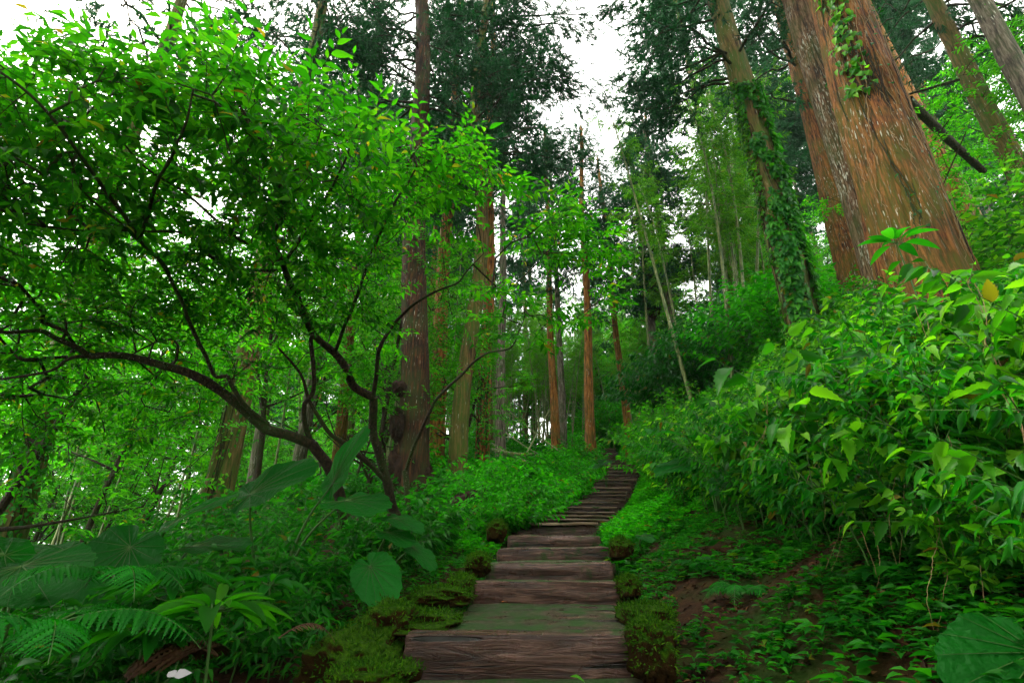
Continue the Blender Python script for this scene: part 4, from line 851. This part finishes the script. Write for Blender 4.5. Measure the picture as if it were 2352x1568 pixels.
for j, (px, py, t, sc, k, lb) in enumerate([
 (1560, 1130, 10.5, 1.1, 'mound', 'bush overhanging the bank end of the middle steps'), (1580, 1080, 13, 1.3, 'mound2', 'bush above the upper wide steps on the bank side'), (1580, 1040, 15.5, 1.4, 'mound', 'fresh green bush on the bank where the path narrows'),
 (1510, 1010, 20, 1.5, 'mound2', 'bush at the bend where the path disappears'), (1540, 1090, 10, 1.3, 'under', 'leafy bush behind the bluish taro leaves'), (1560, 1020, 13, 1.5, 'under', 'leafy bush in front of the dark round bush'), (1475, 985, 26, 2.0, 'mound', 'distant bush beneath the leaning reddish cedar'),
 (1620, 960, 11.0, 1.2, 'under', 'leafy bush between the bamboo poles and the bank thicket')]):
    put(k, gp_at(px, py, t, -.05), lb, gb, rg.uniform(0, 6), sc)
rb = np.random.default_rng(640)
for j in range(44):
    az = radians(rb.uniform(-22, 20)); D = rb.uniform(31, 50); x, y = D*sin(az), D*cos(az)
    put(('under', 'round')[j % 2], (x, y, float(terr(x, y))-.2), 'misty bush at the foot of the bamboo grove', 'misty bushes beneath the bamboo grove', rb.uniform(0, 6), rb.uniform(1.3, 2.2))
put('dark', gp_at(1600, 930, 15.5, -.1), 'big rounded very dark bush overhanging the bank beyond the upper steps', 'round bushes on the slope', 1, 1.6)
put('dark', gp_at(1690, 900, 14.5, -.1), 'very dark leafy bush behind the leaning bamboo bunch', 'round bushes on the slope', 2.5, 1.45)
put('round', gp_at(1800, 800, 12.5, 0.), 'domed bright green bush left of the ivy clad trunk', 'round bushes on the slope', 1, 1.75)
put('round', gp_at(1500, 880, 19, 0.), 'small domed bush topping the very dark one', 'round bushes on the slope', 3, 1.0)
for j, (x, y) in enumerate([(-2.6, -2.0), (2.9, -2.4), (-1.9, -4.6), (1.9, -5.0), (0, -8), (-4.5, -1), (4.6, -.6)]):  # unseen bushes added to block low light from behind the viewer
    put('round', (x, y, float(terr(x, y))-.1), 'unseen rounded bush added behind the viewer to block light', 'unseen bushes added for shade', j*1.1, 1.1)
gk = 'leafy shrubs standing out of the bank thicket'
for j, (px, py, t, sc, k, lb) in enumerate([
 (1900, 760, 4.2, 1.1, 'bank', 'bright shrub at the foot of the ivy clad trunk'), (1960, 720, 4.4, 1.0, 'bank2', 'glossy shrub whose broad leaves overlap the base of the giant trunk'), (2290, 800, 3.0, 1.15, 'bank2', 'pale sunlit shrub arching below the giant trunk at the right edge'),
 (2150, 860, 3.1, 1.0, 'bank', 'toothed leaf shrub midway down the bank under the giant trunk'), (1850, 900, 4.0, 1.0, 'bank', 'shrub with toothed leaves above the bluish taro leaf'), (2050, 1000, 2.9, .9, 'bank2', 'drooping shrub in the middle of the bank thicket'),
 (2260, 1060, 2.3, .85, 'bank', 'toothed leaf shrub hanging over the soil patch at the right edge'), (1760, 1000, 4.4, .9, 'bank', 'shaded shrub on the lower lip of the thicket'), (1640, 1000, 5.6, 1.0, 'bank2', 'leafy shrub by the taro cluster on the bank'), (2150, 1240, 2.0, .5, 'bank', 'small toothed shrub on the soil in front of the huge wet leaf')]):
    p = gp_at(px, py, t, -.05); put(k, p, lb, gk, rg.uniform(0, 6), sc, (0, -.35))
gl = 'small leafy shrubs on the valley side'
for j, (px, py, t, sc, lb) in enumerate([
 (700, 1330, 3.2, 1.0, 'narrow leaved shrub behind the mossy boulder'), (560, 1350, 2.9, 1.1, 'narrow leaved shrub beside the whorled plant'), (640, 1430, 2.5, .8, 'small narrow leaved shrub between the whorled plant and the boulder'), (400, 1300, 3.1, 1.2, 'narrow leaved shrub under the upright taro leaf'),
 (250, 1330, 2.7, 1.1, 'narrow leaved shrub above the big fern'), (960, 1210, 5.0, 1.1, 'shrub in the shade at the foot of the lumpy trunk'), (880, 1230, 4.8, 1.2, 'shrub behind the drooping taro leaves'), (120, 1400, 2.3, .8, 'narrow leaved shrub at the fern tips'), (1010, 1200, 5.8, 1.2, 'dark shrub beside the fibrous mound')]):
    put('herb', gp_at(px, py, t, -.03), lb, gl, rg.uniform(0, 6), sc)

# ---- ferns
def fern_mesh(rg, lf, st_, base, az, Ln, arch, npin, pl, pw, tm):
    s = np.linspace(0, 1, 24); d = np.array([cos(az), sin(az), 0]); P = np.array(base) + d*(Ln*s*(1-.12*s))[:, None] + UP*(Ln*(arch*s - (arch+.12)*s**2.2))[:, None]
    tube(st_, P, np.linspace(.004, .0012, 24), 5); u = np.linspace(.18, .99, npin); i = np.minimum((u*23).astype(int), 22); B = P[i]; T = nrm(P[i+1]-P[i]); S = nrm(np.cross(T, UP))
    l = pl*np.sin(pi*np.clip(.16+u*.86, 0, 1))**.8
    for sg in (-1, 1):
        D = S*sg*.92 + T*.42 - UP*.12 + rg.normal(0, .04, B.shape); scatter(lf, tm, B, D, np.cross(S, T)*1.0+rg.normal(0, .12, B.shape), l, np.maximum(l*pw, .004))
def pinna(n=9):
    rows = [(0, 0)]
    for i in range(n):
        y = (i+.2)/n*.95; w = .5*(1-y**2.2); rows += [(y, w*.28+.02), (y+.45/n, w), (y+.75/n, w*.85)]
    rows.append((1, 0)); return leaf_t(rows, .12, .3)
PINNA = pinna()
def fern(lb, px, py, t, n, Ln, seed, loc=None, az0=0, azs=6.28, arch=.75, mat='fern', pl=.24, npin=22, gp='ferns among the undergrowth', nm='fern'):
    rg = np.random.default_rng(seed); p = loc if loc is not None else at(px, py, t); o = thing(nm, lb, 'fern', p, gp)
    for j in range(n):
        lf, st_ = MB(), MB(); a = az0+azs*j/n+rg.normal(0, .15); fern_mesh(rg, lf, st_, (0, 0, 0), a, Ln*rg.uniform(.8, 1.15), arch*rg.uniform(.8, 1.2), npin, Ln*pl, .22, PINNA)
        f = st_.build('frond', M['stem' if mat == 'fern' else mat], o); lf.build('leaflets', M[mat], f)
    return o
p = at(110, 1440, 1.62); fern('large feathery fern spreading toothed fronds low at the corner beside the path', 0, 0, 0, 8, .50, 701, p, arch=.35)
p = at(265, 1330, 2.15); fern('fern with drooping feathery fronds above the large one', 0, 0, 0, 7, .46, 702, p, arch=.45)
p = at(330, 1480, 1.9); fern('small fern in the dark hollow by the dry brown frond', 0, 0, 0, 6, .28, 703, p)
fern('fern on the soil slope beside the fifth step', 0, 0, 0, 6, .26, 704, gp_at(1600, 1290, 3.9, .03)); fern('little fern growing beside the bank end of the second step', 0, 0, 0, 5, .16, 705, gp_at(1480, 1365, 3.4, .02), pl=.3)
fern('small fern at the valley end of the fourth step', 0, 0, 0, 6, .2, 706, gp_at(1055, 1300, 4.0, .03)); fern('fern at the foot of the shaded soil bank under the thicket', 0, 0, 0, 6, .32, 707, gp_at(1700, 1350, 3.0, .03)); fern('bright fern on the moss behind the boulder', 0, 0, 0, 6, .22, 708, gp_at(880, 1400, 2.9, .05))
# dry brown frond
p = at(500, 1505, 1.9); o = fern('dry reddish brown fern frond curled over at the lower edge beside the path', 0, 0, 0, 3, .42, 710, p, az0=2.7, azs=1.1, arch=.35, mat='deadfrond', pl=.42, npin=34, gp='dry fronds', nm='dry_frond')
p = at(640, 1465, 2.1); o = fern('single withered frond sticking up by the dry brown one', 0, 0, 0, 1, .30, 711, p, az0=.6, arch=.6, mat='deadfrond', pl=.16, npin=20, gp='dry fronds', nm='dry_frond')

# ---- whorled plant
def whorl(lb, p, n, L, W, seed, el=.15, mat='herb'):
    rg = np.random.default_rng(seed); o = thing('whorled_plant', lb, 'plant', p, 'plants with whorls of long leaves'); lf, st_ = MB(), MB(); g = float(terr(p[0], p[1]))-p[2]
    tube(st_, catmull([(0.03, .02, g), (.02, .01, g*.5), (0, 0, 0)], 8), .006, 6)
    for lay in range(2):
        k = n-lay*3; a = np.arange(k)*2*pi/k + rg.normal(0, .2, k) + lay; e = el + lay*.45 + rg.normal(0, .12, k); D = np.stack([np.cos(a)*np.cos(e), np.sin(a)*np.cos(e), np.sin(e)], -1)
        pet = L*.28; B = D*pet*(1-.4*lay); segs(st_, np.zeros((k, 3)), B, np.full(k, .003), np.full(k, .0025), 5); scatter(lf, LEAF_W, B, D-UP*.12, UP+rg.normal(0, .15, D.shape), L*rg.uniform(.8, 1.15, k)*(1-.3*lay), W*rg.uniform(.85, 1.1, k)*(1-.3*lay))
    st_.build('stem', M['stem'], o); lf.build('leaves', M[mat], o)
rws = [(0, 0)]+[(y, .5*math.sin(pi*y**.85)**.75) for y in np.linspace(.08, .94, 12)]+[(1, 0)]
LEAF_W = leaf_t(rws, .18, .35)
whorl('bright plant with a whorl of long pointed leaves radiating from one stem', at(865/1.0*.0+490, 1405, 1.9), 12, .235, .066, 721, .12, 'under')
whorl('plant with whorled toothed leaves just behind the brightest whorl', at(400, 1330, 2.4), 10, .20, .06, 722, .2)
whorl('shaded whorled plant against the dry frond', at(330, 1455, 1.9), 8, .20, .055, 723)
whorl('whorled plant with dark leaves toward the mossy boulder', at(620, 1345, 2.6), 9, .18, .05, 724)
whorl('glossy whorled leaves leaning on the base of the giant cedar', at(2060, 560, 4.4), 7, .26, .085, 725, .25)

# ---- taro plants
def taro_leaf(mb, P, D, Nn_, L, W, rg, cup=.12, wav=.03):
    Y = nrm(np.array(D, float)); X = nrm(np.cross(Y, Nn_)); Z = np.cross(X, Y); nr_, na = 12, 120; th = np.linspace(0, 2*pi, na, endpoint=False)
    # heart outline round the petiole joint: tip along +Y, notch along -Y
    c = np.cos(th); out = (.52 + .20*c + .28*np.maximum(c, 0)**3)*(1-.62*np.exp(-((np.abs(th-pi))/.22)**2))*1.0; out = out*(1+.02*np.cos(th*26)+.015*rg.normal(0, 1))
    r = np.linspace(0, 1, nr_)[:, None]; R = r*out[None]; x = R*np.sin(th)*W/L; y = R*np.cos(th); ph = rg.random()*6
    vein = .022*np.abs(np.sin(th*9))[None]*r*(1.2-r)
    z = -cup*(y*1.1)**2*np.sign(1) - cup*.6*x**2 + wav*r**2*np.sin(th*7+ph)[None] - vein + .10*np.abs(x)
    V = np.array(P) + (x[..., None]*X + y[..., None]*Y + z[..., None]*Z)*L; mb.add(V.reshape(-1, 3), ring_faces(nr_, na))
    vm = MB()
    for q in (0, 6, 12, 19, 27, 36, 46, 120-6, 120-12, 120-19, 120-27, 120-36, 120-46):
        tube(vm, V[::-1, q % 120][::-1]*1.0 + Z*.003, np.linspace(.0032 if q == 0 else .002, .0006, nr_)*L/.4, 5)
    return vm
def taro(lb, foot, leaves, seed, gp='taro plants with huge leaves'):
    rg = np.random.default_rng(seed); f = np.array(foot); o = thing('taro_plant', lb, 'plant', f, gp)
    for (px, py, t, L, W, D, Nn_) in leaves:
        p = at(px, py, t)-f; b = MB(); vm = taro_leaf(b, p, D, Nn_, L, W, rg); l = b.build('leaf_blade', M['taro'], o); vm.build('vein', M['stem'], l)
        s = MB(); mid = p*.55 + np.array([0, 0, abs(p[2])*.12]) - np.array([D[0], D[1], 0])*.08; tube(s, catmull([(0, 0, 0), mid, p], 16), np.linspace(.014, .006, 16), 8); s.build('stalk', M['stem'], o)
G = lambda px, py, t: gp_at(px, py, t, -.05)
taro('taro plant lifting a long lit leaf against the trunks beside the forked dark stem', G(640, 1240, 3.9), [(575, 1135, 3.6, .52, .30, (.85, -.2, .45), (-.3, -.9, .6)), (765, 1110, 3.8, .50, .26, (.35, -.1, .9), (-.6, -.8, .3)), (790, 1150, 3.6, .42, .40, (.8, -.5, -.1), (0, -.35, .9))], 741)
taro('taro plant with four drooping leaves above the mossy boulder', G(870, 1330, 3.5), [(905, 1190, 3.5, .26, .20, (.7, -.4, -.2), (.1, -.3, .9)), (890, 1222, 3.4, .24, .2, (.8, -.5, -.25), (.1, -.3, .9)), (945, 1255, 3.4, .24, .2, (.8, -.3, -.5), (.4, -.3, .8)), (850, 1300, 3.1, .29, .26, (.6, -.4, -.65), (.1, -.85, .5))], 742)
taro('taro plant with a round upright leaf and a pale ribbed one on the valley side', G(330, 1320, 3.4), [(300, 1255, 3.0, .40, .44, (-.2, -.3, -.75), (.1, -.95, .4)), (385, 1210, 3.2, .46, .20, (.75, .1, .55), (-.5, -.5, .7)), (440, 1255, 3.3, .42, .3, (.9, -.2, .1), (0, -.3, .95)), (155, 1268, 3.1, .46, .24, (-.9, -.2, .05), (0, -.35, .9))], 743)
taro('taro plant with wide bluish leaves at the left edge', G(40, 1360, 2.5), [(50, 1300, 2.3, .44, .40, (.75, -.5, -.15), (.1, -.55, .85)), (10, 1275, 2.4, .42, .3, (-.6, -.4, .2), (.1, -.4, .9))], 744)
taro('taro cluster with bluish leaves under the bank thicket beside the middle steps', G(1640, 1120, 5.2), [(1600, 1060, 5.1, .50, .32, (-.9, -.2, -.15), (.1, -.4, .9)), (1690, 1090, 4.6, .44, .28, (-.7, -.6, -.35), (-.2, -.45, .8)), (1575, 1000, 5.3, .5, .36, (-.7, -.3, .1), (0, -.3, .9)), (1880, 1105, 3.6, .42, .24, (-.8, -.4, -.1), (.1, -.4, .9)), (1680, 960, 5.2, .46, .3, (.5, -.5, .1), (0, -.4, .9))], 745)
taro('small taro plant with bluish leaves at the valley end of the last wide step', G(1390, 1085, 14.5), [(1393, 1058, 14.4, .42, .36, (-.3, -.6, -.2), (0, -.5, .85)), (1377, 1068, 14.2, .34, .3, (-.8, -.4, -.2), (0, -.5, .85))], 746)
taro('huge wet dark green leaf close to the ground at the lower right corner', G(2420, 1480, 1.9), [(2385, 1500, 1.5, .34, .34, (-.75, -.25, -.35), (-.15, -.6, .8))], 747)
taro('small bluish taro on the bare soil below the thicket', G(1480, 1250, 5.1), [(1475, 1230, 5.0, .17, .15, (.3, -.8, -.2), (0, -.5, .85))], 748)

# ---- ivy, creepers and roots on trunks
def on_trunk(base, axis, dia, h, a, H, taper, out=0.):
    P = axis(h); R = dia/2*(1-taper*(h/H)**.9)+out; return P + np.stack([np.cos(a)*R, np.sin(a)*R, 0*a], -1)
def ivy(lb, tr, n, hlo, hhi, alo, ahi, H, taper, L, seed, mat='ivy', dens=-.3, nm='ivy', gp='climbers on the trunks'):
    o_, base, axis, dia = tr; rg = np.random.default_rng(seed); o = thing(nm, lb, 'climber', base, gp)
    h = rg.uniform(hlo, hhi, n); a = rg.uniform(alo, ahi, n); m = fbm(np.c_[a*1.2, h*.9, 0*h], seed, 2) > dens + .5*np.abs((a-(alo+ahi)/2)/((ahi-alo)/2))**3-.3; h, a = h[m], a[m]
    P = on_trunk(base, axis, dia, h, a, H, taper, rg.uniform(.02, .10, len(h))); nrm_ = np.stack([np.cos(a), np.sin(a), 0*a], -1)
    d = -UP*.8 + nrm_*rg.uniform(.2, .8, (len(h), 1)) + rg.normal(0, .35, P.shape); lf = MB(); scatter(lf, LEAF_HI, P, d, nrm_+UP*.5+rg.normal(0, .25, P.shape), L*rg.uniform(.6, 1.3, len(h)), L*.62*rg.uniform(.7, 1.2, len(h)))
    st_ = MB()
    for j in range(14):
        a0 = rg.uniform(alo, ahi); hh = np.linspace(hlo-.3, rg.uniform(hlo+1, hhi), 60); aa = a0 + .35*np.sin(hh*rg.uniform(.6, 1.4)+j) + .02*rg.normal(0, 1, 60).cumsum(); tube(st_, on_trunk(base, axis, dia, hh, aa, H, taper, .012), .008, 5)
    st_.build('stems', M['dry' if mat == 'x' else 'branch'], o); lf.build('leaves', M[mat], o)
ivy('dark glossy ivy smothering the lower trunk on the slope left of the giant', Rt, 4600, .8, 8.6, 3.6, 6.6, 25, .45, .15, 801)
ivy('light green ivy fringe on the path side edge of the ivy clad trunk', Rt, 1100, 1.5, 8.8, 2.9, 3.8, 25, .45, .11, 802, 'bank')
ivy('bright creeper hanging down the upper giant trunk', Qt, 330, 5.0, 9.5, 3.4, 4.2, 27, .85, .13, 803, 'bank')
ivy('bluish creeper patch on the second large cedar', Q2, 900, 3.9, 7.4, 4.0, 5.2, 26, .45, .06, 804, 'dark', -.1)
ivy('creeper spots scattered over the giant trunk', Qt, 90, 2, 8, 3.6, 6.0, 27, .85, .07, 805, 'dark', .1)
ivy('creeper leaves covering the leaning trunk at the valley edge', Jt, 900, .6, 5, 3.2, 6.4, 20, .62, .09, 806, 'ivy')
ivy('thin creeper on the creeper patched cedar', Dt, 500, 1, 7, 3.6, 5.6, 24, .62, .10, 807, 'ivy', .0)
ivy('leafy climber at the foot of the mossy yellowish cedar', It, 260, .5, 4.5, 3.2, 5.8, 21, .62, .08, 808, 'bank', .0)
# pale roots wandering over the giant trunk
rg = np.random.default_rng(820); o = thing('climbing_root', 'pale thread-like roots crossing the giant reddish trunk', 'climber', Qt[1], 'climbers on the trunks'); b = MB()
for j in range(30):
    n = 60; h = np.linspace(0, 1, n)*rg.uniform(1.0, 4.2) + rg.uniform(.6, 7.); a = rg.uniform(3.3, 6.0) + rg.normal(0, .55)*np.linspace(0, 1, n) + rg.normal(0, .022, n).cumsum(); tube(b, on_trunk(*Qt[1:], h, a, 27, .85, .035+.012*noise(np.c_[h*2, h*0+j, h*0], 5)) , rg.uniform(.002, .0055), 4)
b.build('roots', M['vine'], o)
# thin pale hanging tendrils in the bank thicket
rg = np.random.default_rng(830)
TD = [(1855, 1000, 3.4, 'pale tendril dangling over the bare soil from the lip of the thicket'), (1930, 790, 3.3, 'curling tan tendril at the top of the thicket under the giant trunk'), (2240, 760, 2.5, 'pinkish dead stem poking up through the pale shrub'), (2030, 950, 2.9, 'tan tendril knotted in the middle of the thicket'), (1980, 1220, 2.6, 'looped pale tendril over the shaded soil'), (2100, 700, 3.2, 'pale tendril trailing from the base of the giant trunk'), (2300, 900, 2.0, 'brown tendril hanging among the pale shrub leaves at the right edge'),
 (2180, 1000, 2.4, 'thin dead stalk leaning through the drooping shrub'), (1740, 900, 4.0, 'tan tendril arching over the lip by the taro cluster'), (2220, 640, 2.9, 'dry stalk standing beside the giant trunk base'), (1900, 1130, 3.0, 'twisted tendril hanging over the long bluish taro leaf'), (2120, 1150, 2.3, 'straw coloured tendril above the small toothed shrub')]
for j, (px, py, t, lb) in enumerate(TD):
    p = at(px, py, t*.86); o = thing('tendril', lb, 'vine', p, 'pale tendrils in the thicket'); b = MB(); L_ = rg.uniform(.35, .75)
    for q in range(2):
        s = np.linspace(0, 1, 40)[:, None]; P = np.array([-.25, -.15, -1])*L_*s + np.array([.10, .06, .0])*np.sin(s*rg.uniform(2, 5)+q) + np.cumsum(rg.normal(0, .0018, (40, 3)), 0); tube(b, P, np.linspace(.0016, .0006, 40), 5)
    b.build('stem', M['vine'], o)
# fibrous lumps at the foot of the dark trunk
Ab, Aax = A[1], A[2]
for (px, py, t, r, sd, lb) in [(918, 890, 9.8, (.13, .13, .15), 1, 'upper fibrous brown lump clasping the dark cedar trunk'), (912, 975, 9.8, (.15, .15, .26), 2, 'middle fibrous brown lump on the dark cedar trunk'), (925, 1080, 9.7, (.30, .25, .46), 3, 'large fibrous root mass at the foot of the dark cedar'),
    (970, 1100, 9.7, (.24, .22, .34), 4, 'fibrous buttress root on the stair side of the dark cedar'), (1075, 1180, 7.6, (.30, .3, .34), 5, 'round brown fibrous mound beside the sixth step'), (1495, 665, 23.8, (.55, .5, 1.4), 6, 'brown tangle of dead creeper on the dark trunk beyond the upper path')]:
    p = at(px, py, t); b = MB(); o = thing('fibrous_root_lump', lb, 'root', p, 'brown fibrous lumps'); blob(b, (0, 0, 0), r, sd+40, amp=.32, fr=1.8); s = b.build('lump', M['fibre'], o)
    V = b.v[0]; rg = np.random.default_rng(sd); sel = rg.choice(len(V), 2200); n_ = nrm(V[sel]); f = MB(); scatter(f, BLADE, V[sel], n_*.6-UP*.7+rg.normal(0, .35, n_.shape), rg.normal(0, 1, n_.shape), rg.uniform(.04, .16, len(sel))*r[2]/.4, .006); f.build('fibres', M['fibre'], s)
# petal, fallen leaves on the steps
def leaf_thing(nm, lb, cat, p, D, L, W, mat, up=UP, gp=None, tm=LEAF_HI):
    o = MB(); scatter(o, tm, np.zeros((1, 3)), np.array([D], float), np.array([up], float), L, W); q = o.build(nm, M[mat]); q.location = p; tag(q, lb, cat, gp)
leaf_thing('fallen_leaf', 'orange brown fallen leaf lying on the first deep tread', 'leaf', at(1150, 1391, 2.98)+np.array([0, 0, .02]), (1, .2, .1), .06, .035, 'orange', gp='fallen leaves on the steps')
leaf_thing('fallen_leaf', 'yellow green fallen leaf at the foot of the widest beam', 'leaf', at(1310, 1553, 2.14), (.7, -.5, .1), .07, .03, 'bank', gp='fallen leaves on the steps')
leaf_thing('fallen_leaf', 'green fallen leaf on the lowest board', 'leaf', at(955, 1543, 2.2), (-.7, .5, .2), .05, .03, 'bank', gp='fallen leaves on the steps')
leaf_thing('fallen_leaf', 'curled pale leaf resting on soil beside the moss bank', 'leaf', at(1008, 1382, 3.2), (.5, .3, .5), .07, .03, 'bank', gp='fallen leaves on the steps')
leaf_thing('fallen_leaf', 'orange dead leaf on the bank soil above the sixth step', 'leaf', at(1480, 1207, 5.6), (1, .2, .1), .10, .05, 'orange', gp='fallen leaves on the steps')
leaf_thing('yellow_leaf', 'yellow dying leaf hanging in the thicket under the giant trunk', 'leaf', at(1958, 850, 3.1), (.1, 0, -1), .09, .04, 'orange', up=(0, -1, .3))
o = thing('white_petal', 'crumpled whitish petal lying beneath the dry brown frond', 'petal', at(400, 1553, 1.65)); b = MB(); scatter(b, LEAF_HI, np.array([[0, 0, 0], [0, 0, 0.]]), np.array([[1, .3, .35], [-.8, .2, .5]]), np.array([[0, -.7, .6], [.2, -.6, .7]]), np.array([.05, .035]), np.array([.035, .03])); b.build('petal', M['petal'], o)
